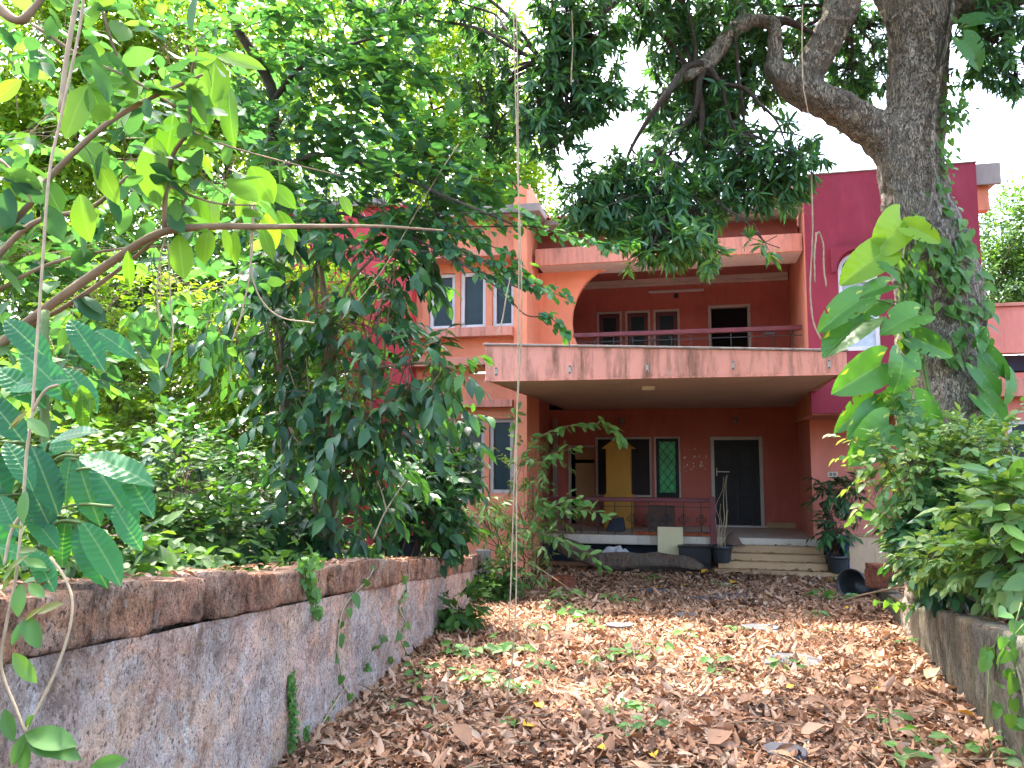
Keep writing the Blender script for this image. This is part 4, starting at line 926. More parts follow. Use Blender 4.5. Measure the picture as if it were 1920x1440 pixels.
twig_wood('twigs', O-T*.25, T, L+.25, .006, M['limb'], tree)
cen = np.array([b[0] for b in blobs])
hub = [at(1300, 135, 7.42), at(1250, 300, 7.35), at(1385, 250, 7.4), at(1075, 68, 6.9), at(1020, 120, 6.9), at(1590, 20, 8), at(1860, 4, 7.5), at(1715, -260, 7.8)]
for c in cen:
    h = min(hub, key=lambda q: np.linalg.norm(q-c)); rnd_pts_branch(bw, h, c, .022, .008, rng, -.05)
for i in rng.choice(len(O), 420, False):
    j = np.argmin(np.linalg.norm(cen-O[i], axis=1)); rnd_pts_branch(bw, cen[j], O[i], .009, .004, rng, 0, 3)
bw.build('branches', M['limb'], tree, True)
# unseen crown overhead, extra clumps added in the sun's path to dapple the drive
up = [((x, y, z), (1.5, 1.5, .8), 1.) for x, y, z in ((1, 3.2, 7.6), (3.2, 4.2, 8), (.2, 5.8, 8.2), (2.4, 6.6, 8.6), (4.6, 6.0, 8.4), (5, 9, 9.4), (3.4, 9.2, 9.6), (1.6, 8.6, 9.2), (6.5, 7.4, 8.2), (-1.2, 4.2, 7.8), (2.2, 1.6, 7.4), (4.4, 2.4, 7.8), (0, 1, 7.4), (6.6, 4.4, 8.2), (1.2, 10.8, 10.2), (3.6, 11.2, 10.4), (-.4, 9.4, 9.8), (5.6, 11, 10.4), (-2.4, 12.5, 12.2), (-.6, 13.4, 12.8), (1.2, 12.6, 12.4), (-3.6, 13.8, 13))]
O, Dn = blob_points(up, 62, rng, .1); T = unit(Dn+rng.normal(0, .5, O.shape)); L = rng.uniform(.15, .3, len(O))
P, D, N, S = twig_leaves(O, T, L, 8, .25, 65, .3, True, .3, .3, rng, .7)
leaf_mesh('upper_foliage', LANCE, P, D, N, S, LEAF['mango'], tree)
ub = MB()
for c, r, w_ in up: rnd_pts_branch(ub, at(1715, -200, 7.8), c, .10, .02, rng, -.05)
ub.build('upper_branches', M['limb'], tree, True)

# ------------------------------------------------------------ pothos climbing the trunk
po = empty('pothos_vine', (*at(1740, 1080, 7.3)[:2], rwall_top(7.3)-.05), 'giant variegated pothos with yellow green split leaves climbing the big trunk', 'climbing plant')
st = MB()
for lst in ([(1700, 900, 7.35), (1690, 800, 7.36), (1700, 690, 7.36), (1690, 560, 7.37), (1698, 470, 7.40), (1706, 430, 7.42)], [(1760, 860, 7.3), (1745, 760, 7.34), (1725, 640, 7.36), (1718, 540, 7.37)], [(1830, 900, 7.5), (1838, 760, 7.55), (1842, 650, 7.55)]):
    P_ = spline([at(*q) for q in lst], 5); st.tube(P_, .022, 7, True, .4)
r_ = np.random.default_rng(4)
big = [((1690,412),(1643,480),.05,.95), ((1700,426),(1735,402),.05,.85), ((1703,426),(1774,452),.05,.78), ((1656,474),(1578,524),.05,.85), ((1662,536),(1600,553),.05,.6),
       ((1612,562),(1536,606),.05,.75), ((1650,563),(1602,600),.05,.8), ((1620,602),(1536,654),.05,.9), ((1722,590),(1656,606),.05,1.05), ((1712,634),(1801,668),.05,.75), ((1652,682),(1566,736),.05,.85), ((1692,668),(1694,740),.05,1.15),
       ((1678,732),(1640,778),.05,1.0), ((1690,736),(1668,780),.05,.9), ((1714,750),(1774,808),.05,.95), ((1638,740),(1566,812),.05,.55), ((1642,766),(1588,818),.05,.7), ((1668,798),(1600,866),.05,1.0), ((1690,776),(1702,838),.05,1.0), ((1720,800),(1770,850),.05,.9), ((1650,500),(1700,520),.05,.6),
       ((1834,648),(1852,612),.05,.7), ((1848,660),(1902,714),.05,.6), ((1832,688),(1888,750),.05,.8), ((1884,698),(1900,766),.05,.85), ((1836,744),(1906,802),.05,.75), ((1840,790),(1890,850),.05,.8), ((1836,620),(1846,660),.05,.8),
       ((1815,45),(1885,22),.05,1.0), ((1805,75),(1850,120),.05,.9), ((1800,40),(1830,85),.05,.9)]
Pn, Dd, Nn, Ss, Ww = [], [], [], [], []
for b, t_, sz, wf_ in big:
    yb = 7.25 if b[1] > 200 else 7.4
    yb -= .12*(len(Pn) % 3)
    if b[0] > 1800 and b[1] > 200: yb = 7.25
    A_ = at(*b, yb); B_ = at(*t_, yb-.12); v_ = B_-A_
    lenpx = np.linalg.norm(v_); dep = math.sqrt(max(.0, sz*sz-lenpx**2)) if lenpx < sz else 0
    v_ = v_+np.array((0, -dep, 0)); Pn.append(A_); Dd.append(v_); Ss.append(max(sz, lenpx)*.9); Ww.append(wf_)
    Nn.append(np.array((r_.normal(0, .28)-.15*np.sign(v_[0]), -1., .3+r_.normal(0, .28))))
    j = at(1700 if b[0] < 1780 else (1838 if b[1] > 200 else 1790), b[1]+25, 7.4)
    st.tube(spline([j, (j+A_)/2+np.array((0, -.05, .04)), A_], 4), .010, 5)
st.build('stem', M['greenstem'], po, True)
LEAF['newpothos_o'] = leaf_mat('new_pothos_leaf', [(.17,.34,.02), (.21,.38,.025), (.26,.42,.03)], .42, .35, .45, (1.3, 1.25, .4), True, (.3,.42,.1))
new = [i for i in range(len(Pn)) if i in (0, 1, 2, 3)]; old = [i for i in range(len(Pn)) if i not in new]
for ii, mt in ((old, 'pothos_o'), (new, 'newpothos_o')):
    leaf_objs([share_mesh('leaf', q, LEAF[mt]) for q in POTHOS], np.array(Pn)[ii], np.array(Dd)[ii], np.array(Nn)[ii], np.array(Ss)[ii], po, np.array(Ww)[ii])

# small ivy on the right of the trunk and a bare climber
iv = empty('ivy', (*at(1830, 900, 7.45)[:2], rwall_top(7.4)), 'small heart leaved ivy hanging down the right side of the big trunk', 'climbing plant')
g = MB(); Ps = []
for lst in ([(1842, 800, 7.55), (1835, 700, 7.5), (1830, 600, 7.48), (1815, 520, 7.48), (1795, 460, 7.5), (1775, 400, 7.52)], [(1775, 470, 7.42), (1790, 520, 7.4), (1800, 600, 7.4), (1795, 680, 7.4)], [(1770, 400, 7.52), (1768, 330, 7.52), (1766, 280, 7.52), (1772, 200, 7.53), (1778, 160, 7.55)], [(1740, 470, 7.4), (1765, 490, 7.38), (1785, 540, 7.38)], [(1770, 230, 7.5), (1790, 215, 7.45), (1800, 212, 7.4)], [(1700, 500, 7.4), (1720, 540, 7.38), (1705, 600, 7.38)], [(1700, 420, 7.4), (1690, 560, 7.4), (1700, 680, 7.4)]):
    q = spline([at(*a) for a in lst], 8); g.tube(q, .007, 5); Ps += [(p, .6 if lst[0][1] < 420 else 1.) for p in q]
g.build('stem', M['greenstem'], iv, True)
P = np.array([p for p, _ in Ps for _k in range(3)])+r_.normal(0, .07, (len(Ps)*3, 3))*np.array((1, .5, 1)); P[:, 1] -= .05
D = np.array((0.25, -.35, -1.))+r_.normal(0, .45, P.shape); N = np.array((.2, -1, .4))+r_.normal(0, .35, P.shape); S = r_.uniform(.06, .15, len(P))*np.array([s for _, s in Ps for _k in range(3)])
leaf_objs(share_mesh('leaf', HEART, LEAF['vine_o']), P, D, N, S, iv)
cl = MB(); q = spline([(*at(x, y, Y), r) for x, y, Y, r in ((1725, 425, 7.36, .016), (1745, 380, 7.40, .02), (1752, 330, 7.42, .02), (1748, 290, 7.42, .02), (1752, 210, 7.44, .022), (1762, 140, 7.46, .024), (1780, 60, 7.46, .022), (1788, 0, 7.46, .022), (1795, -60, 7.46, .022))], 7)
cl.tube([p[:3] for p in q], [p[3] for p in q], 8, True, .3)
tag(cl.build('climber_stem', M['bark'], None, True), 'bare pale climber stem running up the right side of the big trunk', 'vine')
# ------------------------------------------------------------ trees behind the garden
rng = np.random.default_rng(33)
def far_tree(name, label, base, blobs, mat, leaf, per, group=None, tr=.16, tpl=SMALL, nl=7, droop=.25):
    x, y = base; t = empty(name, (x, y, gz(y)-.05), label, 'tree', group); g = MB()
    top = np.mean([b[0] for b in blobs], 0)
    q = spline([(x, y, gz(y)-.1), (x+rng.normal(0, .15), y, gz(y)+(top[2]-gz(y))*.35), (x+(top[0]-x)*.6, y, gz(y)+(top[2]-gz(y))*.7), tuple(top)], 5)
    g.tube(q, [tr*(1-.6*i/(len(q)-1)) for i in range(len(q))], 9, True, .2); g.build('trunk', M['limb'], t, True)
    g = MB()
    for c, r, w in blobs:
        k = int(len(q)*rng.uniform(.45, .9)); rnd_pts_branch(g, q[k], c, tr*.4, tr*.12, rng)
        for _ in range(4): rnd_pts_branch(g, c, np.array(c)+rng.normal(0, .5, 3)*np.array(r), tr*.14, .012, rng, 0, 3)
    g.build('branches', M['limb'], t, True)
    O, Dn = blob_points(blobs, per, rng, .35); T = unit(Dn+rng.normal(0, .5, O.shape)-UP*.1); L = rng.uniform(.3, .6, len(O))*(leaf/.12)
    P, D, N, S = twig_leaves(O, T, L, nl, leaf, 55, droop, False, .1, .35, rng)
    leaf_mesh('foliage', tpl, P, D, N, S, mat, t); return t
B = pxblob
far_tree('shade_tree', 'tall backlit lime green tree rising at the corner of the garden', (-9.8, 15.5), [B(60, 90, 15, 150, 120, 1.6), B(-60, 300, 15, 160, 150, 1.6), B(170, 250, 15.5, 130, 110, 1.5), B(70, 430, 15, 130, 110, 1.5), B(200, 20, 15, 130, 90, 1.5)], LEAF['lime'], .16, 820, 'backlit garden trees')
far_tree('shade_tree', 'tall lime green tree standing behind the round leaved tree', (-6.4, 17.5), [B(330, 60, 17, 150, 120, 1.7), B(300, 240, 17, 120, 120, 1.6), B(450, 160, 17.5, 120, 130, 1.6), B(420, 330, 17, 130, 110, 1.6), B(600, 60, 17.5, 130, 110, 1.6)], LEAF['lime'], .16, 820, 'backlit garden trees')
far_tree('shade_tree', 'bushy mid green tree deep in the garden thicket', (-7.6, 14), [B(60, 620, 13.5, 150, 110, 1.4), B(220, 540, 14, 140, 110, 1.4), B(380, 480, 14, 130, 100, 1.4), B(120, 760, 13.5, 150, 110, 1.3), B(330, 700, 14, 130, 110, 1.4)], LEAF['mid'], .14, 620, 'backlit garden trees')
far_tree('shade_tree', 'slim bright leaved tree behind the dark coffee shrub', (-4.4, 13.2), [B(470, 700, 13, 110, 110, 1.1), B(560, 580, 13, 110, 110, 1.1), B(480, 850, 13, 110, 100, 1.1), B(590, 800, 13, 90, 110, 1.)], LEAF['lime'], .12, 620, 'backlit garden trees', .09)
far_tree('shade_tree', 'low spreading lime tree behind the big ribbed leaves', (-8.5, 12.6), [B(-20, 900, 12, 140, 100, 1.1), B(180, 900, 12.3, 130, 90, 1.1), B(340, 880, 12.5, 110, 90, 1.1), B(60, 800, 12.5, 120, 80, 1.)], LEAF['lime'], .12, 620, 'backlit garden trees', .09)
far_tree('roadside_tree', 'sunlit yellow green tree behind the left roof of the house', (-.8, 27), [B(900, 110, 26, 100, 110, 2), B(930, 260, 26, 95, 110, 2), B(830, 200, 26, 110, 120, 2), B(960, 380, 26, 60, 70, 1.4), B(780, 80, 26, 110, 110, 2), B(850, 350, 26, 110, 80, 2)], LEAF['lime'], .22, 500, None, .3)
far_tree('roadside_tree', 'round green tree beyond the right wing parapet', (17.5, 25), [B(1900, 440, 25, 75, 70, 1.6), B(1870, 530, 25, 70, 60, 1.6), B(1960, 520, 25, 80, 90, 1.6), B(1990, 430, 25, 80, 80, 1.6)], LEAF['mid'], .22, 620, None, .25, LANCE)
# closed wood far behind everything
O, Dn = blob_points([((x, y, z), (4.5, 3, 3.2), 1) for x, y, z in [(-34+4.6*i, 30+2*math.sin(i*1.7), 3+2.4*(i % 3)) for i in range(8)]+[(-34+5*i, 34, 9.5+1.5*(i % 2)) for i in range(7)]+[(-30+5.5*i, 33, 15) for i in range(6)]+[(22+6*i, 36, 3.5) for i in range(5)]], 520, rng, .5)
T = unit(Dn+rng.normal(0, .5, O.shape)); L = rng.uniform(.6, 1.1, len(O)); P, D, N, S = twig_leaves(O, T, L, 6, .34, 55, .25, False, .1, .35, rng)
o = leaf_mesh('woodland', SMALL, P, D, N, S, LEAF['mid'], None); tag(o, 'dense green woodland closing the view behind the garden', 'woodland', None, 'stuff')

# ------------------------------------------------------------ undergrowth shrubs in the bed
def bed_z(y): return wall_top(min(y, 11.6))-.1
def shrub(name, label, px, Y, foot, blobs, mat, leaf, per, tpl, group=None, stems=5, nl=8, droop=.3, spread=55, L0=.35, sr=.014, cat='shrub', rosette=False, z0=None, nobj=0, omat=None, wood='twig'):
    c = at(px, foot, Y); c[0] = max(c[0], rwall_x(Y)+.4) if name == 'bed_shrub' else c[0]; z = z0 if z0 is not None else bed_z(Y)
    t = empty(name, (c[0], Y, z), label, cat, group); g = MB(); cen = [b[0] for b in blobs]
    for k in range(stems):
        b = cen[k % len(cen)]+rng.normal(0, .12, 3); rnd_pts_branch(g, (c[0]+rng.normal(0, .06), Y+rng.normal(0, .06), z-.06), b, sr, sr*.35, rng, 0, 5, .12)
    O, Dn = blob_points(blobs, per, rng, .2)
    for i in rng.choice(len(O), min(len(O), 40), False):
        j = int(np.argmin([np.linalg.norm(q-O[i]) for q in cen])); rnd_pts_branch(g, cen[j]*.6+np.array((c[0], Y, z))*.4, O[i], sr*.45, sr*.2, rng, 0, 3)
    g.build('stems', M[wood], t, True)
    T = unit(Dn+rng.normal(0, .45, O.shape)); L = rng.uniform(.6, 1.2, len(O))*L0
    P, D, N, S = twig_leaves(O, T, L, nl, leaf, spread, droop, rosette, .1, .3, rng)
    ok = np.ones(len(P), bool)
    if nobj:
        idx = nearest_first(P)[:nobj*3:3]; ok[idx] = False
        leaf_objs(share_mesh('leaf', COFFEE if tpl is COFFEE_S else BIGOVAL, omat), P[idx], D[idx], N[idx], S[idx], t)
    leaf_mesh('foliage', tpl, P[ok], D[ok], N[ok], S[ok], mat, t)
    twig_wood('twigs', O-T*.1, T, L+.1, sr*.22, M['twig'], t, droop); return t
UG = 'undergrowth shrubs behind the laterite wall'
shrub('undergrowth_shrub', 'fresh green undergrowth shrub under the slim bright tree', 470, 9.5, 1030, [B(420, 880, 9.5, 110, 90, .7), B(520, 960, 9.3, 100, 70, .6), B(350, 960, 9.3, 100, 70, .6)], LEAF['mid'], .10, 130, OVAL, UG)
shrub('undergrowth_shrub', 'small oval leaved undergrowth shrub right of the ribbed leaves', 340, 5.6, 1050, [B(330, 930, 5.6, 60, 80, .3), B(300, 1010, 5.4, 60, 50, .3), B(390, 1000, 5.7, 60, 50, .3)], LEAF['mid'], .10, 55, OVAL, UG, nl=7, nobj=40, omat=LEAF['vine_o'])
shrub('undergrowth_shrub', 'dark leafy undergrowth shrub at the foot of the coffee trunk', 480, 6.6, 1050, [B(430, 1010, 6.5, 80, 50, .4), B(520, 1010, 6.6, 80, 45, .4), B(330, 860, 7.5, 60, 70, .4), B(470, 930, 7.4, 80, 60, .4)], LEAF['coffee'], .12, 80, OVAL, UG)
shrub('undergrowth_shrub', 'tangled undergrowth shrub shaded below the ribbed leaves', 120, 5.5, 1060, [B(60, 980, 5.5, 110, 80, .5), B(180, 1010, 5.3, 100, 60, .4), B(100, 860, 6.0, 110, 70, .5)], LEAF['mid'], .12, 70, OVAL, UG)
shrub('undergrowth_shrub', 'light green undergrowth shrub around the black pot', 760, 8.0, 1040, [B(700, 960, 7.8, 90, 60, .4), B(830, 960, 8.4, 60, 60, .4), B(760, 880, 8.2, 80, 50, .4)], LEAF['coffee'], .14, 60, OVAL, UG)
shrub('undergrowth_shrub', 'tall thin undergrowth shrub between the far trunks', 280, 10.5, 1030, [B(250, 700, 10.5, 90, 110, .7), B(330, 600, 10.6, 80, 90, .7), B(180, 600, 10.6, 90, 90, .7), B(420, 640, 10.4, 70, 100, .6), B(110, 720, 10.4, 80, 100, .6), B(300, 800, 10.2, 90, 60, .6)], LEAF['lime'], .12, 150, SMALL, UG)
# coffee shrub: dark glossy drooping leaves
cb = [B(480, 520, 6.6, 90, 60, .5), B(600, 470, 6.5, 90, 60, .5), B(720, 500, 6.3, 90, 60, .5), B(790, 450, 6.2, 50, 40, .4, .5), B(430, 600, 6.7, 80, 60, .5, .8), B(540, 620, 6.6, 90, 60, .5), B(680, 610, 6.2, 70, 60, .4), B(770, 690, 6.0, 70, 50, .35, .8), B(830, 690, 5.9, 40, 25, .2, .25), B(600, 720, 6.3, 90, 60, .5), B(700, 780, 6.1, 70, 60, .4),
      B(640, 860, 6.2, 80, 60, .4), B(560, 800, 6.4, 80, 70, .4), B(700, 890, 6.6, 50, 30, .3, .6), B(620, 980, 6.4, 70, 45, .35, .7), B(540, 940, 6.4, 60, 60, .35, .7)]
t = shrub('coffee_shrub', 'tall coffee shrub with glossy dark drooping leaves behind the laterite wall', 612, 6.45, 1050, cb, LEAF['coffee'], .16, 25, COFFEE_S, stems=3, nl=8, droop=.75, spread=62, L0=.45, sr=.022, nobj=240, omat=LEAF['coffee_o'], wood='stem')
g = MB(); q = spline([(*at(x, y, Y), r) for x, y, Y, r in ((606, 1060, 6.45, .05), (612, 960, 6.45, .045), (624, 850, 6.45, .045), (616, 740, 6.45, .05), (618, 650, 6.45, .058), (612, 580, 6.45, .03), (600, 500, 6.5, .02))], 6); g.tube([p[:3] for p in q], [p[3] for p in q], 10, True, .4)
for l in ([(616, 660, 6.45), (640, 600, 6.4), (650, 540, 6.35), (700, 480, 6.3)], [(614, 640, 6.45), (596, 590, 6.45), (592, 520, 6.5)], [(575, 905, 6.4), (640, 870, 6.35), (660, 845, 6.3)], [(618, 700, 6.45), (700, 690, 6.2), (800, 680, 6.0), (850, 690, 5.9)], [(618, 760, 6.45), (700, 800, 6.2), (790, 830, 6.0)]):
    g.tube(spline([at(*a) for a in l], 5), .014, 7, True, .3)
g.build('trunk', M['stem'], t, True)
shrub('coffee_shrub', 'smaller coffee shrub with hanging dark leaves behind the black pot', 800, 8.7, 1040, [B(790, 840, 8.6, 55, 45, .3), B(830, 780, 8.6, 40, 30, .25, .6), B(800, 910, 8.6, 50, 45, .3), B(845, 880, 8.7, 35, 35, .25, .6), B(840, 985, 8.8, 30, 22, .2, .5), B(740, 900, 8.6, 45, 40, .3, .7), B(870, 820, 8.6, 25, 20, .2, .25)], LEAF['coffee'], .19, 26, COFFEE_S, stems=4, nl=7, droop=.6, spread=62, L0=.3, sr=.014, nobj=90, omat=LEAF['coffee_o'], wood='stem')
# scarlet flower among the shrubs
fl_ = empty('red_flower', tuple(at(695, 880, 6.3)), 'small scarlet flower cluster among the dark shrub leaves', 'flower')
P = np.array([at(x, y, 6.2) for x, y in ((692, 880), (705, 885), (700, 872), (676, 955), (684, 950), (730, 910))]*7)+rng.normal(0, .014, (42, 3)); D = rng.normal(0, 1, P.shape)+np.array((0, -.8, .3))
leaf_mesh('petals', OVAL, P, D, rng.normal(0, 1, P.shape), np.full(42, .05), LEAF['petal'], fl_)

# ------------------------------------------------------------ round leaved tree over the garden
rt = empty('bauhinia_tree', (*at(520, 1040, 7.4)[:2], bed_z(7.4)), 'dark blue green tree with round leaves arching over the coffee shrub', 'tree'); g = MB()
def br(lst, n=5, s=8, mb=None):
    q = spline([(*at(x, y, Y), r) for x, y, Y, r in lst], n); (mb or g).tube([p[:3] for p in q], [p[3] for p in q], s, True, .2)
br([(545, 1050, 7.4, .08), (540, 800, 7.4, .075), (525, 560, 7.3, .065), (512, 300, 7.2, .055), (512, 180, 7.1, .05), (480, 110, 7.0, .045), (440, 40, 7.0, .04), (420, -60, 7, .03)])
br([(512, 190, 7.1, .03), (560, 130, 6.9, .022), (640, 90, 6.8, .016), (740, 60, 6.8, .01)]); br([(515, 320, 7.2, .03), (600, 290, 6.6, .022), (720, 320, 6.2, .017), (840, 370, 5.8, .012), (960, 420, 5.5, .008)])
br([(520, 420, 7.2, .02), (640, 400, 6.6, .016), (760, 440, 6.1, .012), (880, 500, 5.7, .009), (985, 545, 5.5, .005)]); br([(440, 250, 7., .02), (380, 200, 6.6, .015), (350, 80, 6.4, .01)])
rb = [B(520, 60, 6.9, 110, 70, .6, 1.2), B(640, 60, 6.8, 90, 70, .6), B(600, 170, 6.7, 110, 70, .6, 1.2), B(700, 180, 6.6, 80, 80, .5), B(690, 280, 6.4, 100, 60, .5), B(560, 270, 6.6, 100, 60, .5), B(800, 300, 6.2, 80, 50, .4, .8), B(780, 380, 6.0, 90, 50, .4, .9), B(440, 130, 6.8, 80, 70, .5, .8), B(770, 120, 6.9, 50, 60, .4, .5), B(620, 370, 6.4, 100, 50, .5, .9), B(480, 380, 6.6, 90, 60, .5, .7), B(860, 340, 6.1, 60, 50, .4, .6), B(740, 20, 6.9, 60, 50, .4, .5), B(560, -60, 6.9, 180, 60, .8, 1.)]
O, Dn = blob_points(rb, 34, rng, .2); T = unit(Dn*.7+rng.normal(0, .45, O.shape)+np.array((.35, -.1, -.2))); L = rng.uniform(.25, .5, len(O))
P, D, N, S = twig_leaves(O, T, L, 9, .105, 65, .25, False, .1, .22, rng)
leaf_mesh('foliage', ROUND, P, D, N, S, LEAF['round'], rt); twig_wood('twigs', O-T*.15, T, L+.15, .004, M['limb'], rt, .25)
# long sprays reaching over the house
SP = [[(830, 425, 5.8), (920, 425, 5.6), (1000, 425, 5.5), (1080, 445, 5.4), (1150, 460, 5.3), (1195, 455, 5.3)], [(850, 460, 5.7), (930, 500, 5.6), (1000, 530, 5.5), (1060, 560, 5.4)], [(860, 490, 5.7), (940, 545, 5.5), (985, 590, 5.45), (1030, 595, 5.4), (1060, 625, 5.4)], [(780, 470, 5.8), (880, 480, 5.7), (960, 510, 5.6), (1010, 545, 5.6)], [(760, 430, 5.9), (860, 440, 5.7), (940, 470, 5.6), (985, 500, 5.6)], [(820, 400, 5.9), (900, 400, 5.7), (970, 400, 5.6), (1010, 410, 5.6)], [(700, 380, 6.), (800, 410, 5.9), (890, 440, 5.8), (940, 520, 5.7)]]
PP, DD, NN, SS = [], [], [], []
for l in SP:
    q = spline([at(*a) for a in l], 8); g.tube(q, [.007*(1-.7*i/(len(q)-1)) for i in range(len(q))], 5)
    for i in range(2, len(q)):
        d = unit(q[i]-q[i-1]); s_ = unit(np.cross(d, UP))
        if len(l) == 5 and l[0] == (860, 490, 5.7) and 10 < i < 20: continue
        for sg in (-1, 1):
            for _ in range(1 if i % 3 else 2):
                PP.append(q[i]+rng.normal(0, .025, 3)); DD.append(d*.6+sg*s_*.9-UP*rng.uniform(.1, .6)+rng.normal(0, .25, 3)); NN.append(UP+rng.normal(0, .3, 3)); SS.append(rng.uniform(.055, .105))
PP, DD, NN, SS = map(np.array, (PP, DD, NN, SS)); idx = rng.permutation(len(PP)); a_, b_ = idx[:200], idx[200:]
LEAF['round_o'] = leaf_mat('spray_leaf', [(.04,.14,.07), (.055,.18,.075), (.075,.21,.07), (.11,.27,.05)], .4, .5, .35, (1.5, 1.7, .5), True)
leaf_objs(share_mesh('leaf', BIGOVAL, LEAF['round_o']), PP[a_], DD[a_], NN[a_], SS[a_], rt, np.full(len(a_), 1.15)); leaf_mesh('spray_foliage', OVAL, PP[b_], DD[b_], NN[b_], SS[b_], LEAF['round'], rt)
g.build('branches', M['limb'], rt, True)

# ------------------------------------------------------------ foreground shrub with big limp lime leaves
fs_ = empty('lime_leaf_shrub', (-2.1, 2.5, bed_z(2.5)), 'near shrub with long brown branches and broad limp lime green leaves', 'shrub'); g = MB(); NODES = []
FB = [[(-160, 790, 3.0, .03), (0, 645, 3.0, .02), (110, 560, 2.95, .018), (210, 490, 2.95, .017), (300, 437, 2.9, .016), (400, 425, 2.9, .014), (500, 425, 2.95, .012), (620, 424, 3.1, .009), (720, 425, 3.3, .007), (830, 432, 3.6, .004)],
      [(-160, 860, 3.05, .02), (0, 655, 3.05, .012), (130, 570, 3.0, .010), (230, 500, 3.0, .008), (310, 430, 2.95, .006), (350, 370, 2.9, .005)],
      [(-60, 480, 2.5, .014), (40, 400, 2.5, .011), (100, 325, 2.5, .010), (190, 240, 2.5, .009), (270, 190, 2.5, .008), (340, 158, 2.5, .006), (380, 140, 2.5, .004)],
      [(308, 432, 2.9, .010), (311, 360, 2.85, .009), (325, 290, 2.8, .008), (355, 240, 2.75, .007), (355, 170, 2.7, .006), (370, 90, 2.7, .004)],
      [(-20, 0, 2.6, .02), (30, 38, 2.6, .015), (60, 20, 2.6, .012), (90, -20, 2.6, .01)], [(60, 45, 2.7, .006), (150, 105, 2.7, .006), (240, 145, 2.7, .005), (330, 200, 2.7, .004)],
      [(180, -20, 2.8, .006), (210, 80, 2.8, .005), (235, 140, 2.8, .004), (270, 210, 2.8, .003)], [(355, 245, 2.75, .005), (430, 275, 2.9, .004), (520, 300, 3., .003), (640, 330, 3.2, .002)], [(-40, 520, 2.8, .012), (60, 420, 2.8, .010), (170, 390, 2.8, .008), (240, 330, 2.8, .005)], [(320, 350, 2.8, .005), (400, 380, 2.8, .004), (480, 385, 2.8, .003)], [(0, 300, 2.4, .006), (40, 340, 2.4, .005), (60, 380, 2.4, .003)], [(-30, 560, 3.2, .01), (80, 500, 3.2, .008), (200, 470, 3.3, .006), (330, 460, 3.4, .004)]]
FB += [[(-330, 1190, 3.0, .05), (-320, 900, 3.0, .045), (-280, 600, 2.95, .035), (-220, 250, 2.8, .028), (-100, 20, 2.7, .022), (-20, 0, 2.6, .02)], [(-322, 920, 3.0, .036), (-240, 850, 3.0, .033), (-160, 790, 3.0, .03)], [(-325, 980, 3.0, .024), (-240, 900, 3.05, .022), (-160, 860, 3.05, .02)],
       [(-280, 600, 2.95, .022), (-170, 540, 2.7, .018), (-60, 480, 2.5, .014)], [(-290, 680, 2.95, .02), (-160, 590, 2.9, .016), (-40, 520, 2.8, .0135)], [(-300, 740, 3., .02), (-170, 650, 3.1, .016), (-30, 560, 3.2, .0135)]]
for l in FB:
    q = spline([(*at(x, y, Y), r) for x, y, Y, r in l], 5); g.tube([p[:3] for p in q], [p[3] for p in q], 8, True, .25); NODES += [p[:3] for p in q if p[3] < .0125]
g.build('branches', M['stem'], fs_, True)
young = [((165,160),(130,237),1.1), ((168,162),(192,215),.95), ((168,162),(215,150),.8), ((275,150),(225,228),1.0), ((402,105),(400,172),1.3), ((405,105),(475,115),.7), ((405,108),(380,120),.9), ((430,160),(427,248),.75), ((420,150),(400,205),.5), ((325,215),(315,292),.8), ((285,258),(282,352),1.15), ((295,262),(325,348),.5), ((355,150),(380,222),.9), ((180,300),(212,362),.7), ((150,365),(160,432),1.0), ((370,365),(380,420),.9), ((395,375),(400,425),1.1),
         ((470,312),(500,360),1.2), ((505,345),(545,380),.9), ((390,430),(385,482),1.0), ((335,440),(340,502),1.0), ((505,395),(500,452),1.0), ((520,395),(550,440),.7), ((490,425),(505,470),.7), ((540,430),(548,472),.6), ((440,432),(440,480),.6), ((150,265),(190,300),1.1), ((50,300),(30,360),1.0), ((75,330),(110,380),.9), ((640,365),(655,395),.8), ((465,350),(450,395),.7), ((40,150),(-10,175),1.0), ((190,150),(160,120),.6), ((350,270),(380,300),.6), ((420,425),(430,470),.5), ((240,470),(232,520),.6)]
r_ = np.random.default_rng(9); Pn, Dd, Nn, Ss, Ww = [], [], [], [], []
for a, b, w_ in young:
    Y = 2.5+.9*min(1, max(0, (a[0]-100)/500)); A_, B_ = at(*a, Y), at(*b, Y-.03); Pn.append(A_); Dd.append(B_-A_+np.array((0, r_.normal(0, .02), 0))); Ss.append(np.linalg.norm(B_-A_)*1.25); Ww.append(w_*1.15); Nn.append(np.array((r_.normal(0, .4), -1, r_.uniform(.1, .7))))
leaf_objs(share_mesh('leaf', BIGOVAL, LEAF['young_o']), np.array(Pn), np.array(Dd), np.array(Nn), np.array(Ss), fs_, Ww)
NODES = np.array(NODES); NODES = NODES[NODES[:, 0]/NODES[:, 1]*FPX+960 < 540]; P = NODES[r_.integers(0, len(NODES), 170)]+r_.normal(0, .05, (170, 3)); D = r_.normal(0, .8, P.shape)+np.array((.2, -.1, -.1)); N = UP+r_.normal(0, .35, P.shape)
leaf_objs(share_mesh('leaf', BIGOVAL, LEAF['dark_o']), P, D, N, r_.uniform(.07, .15, 170), fs_, r_.uniform(1., 1.5, 170))
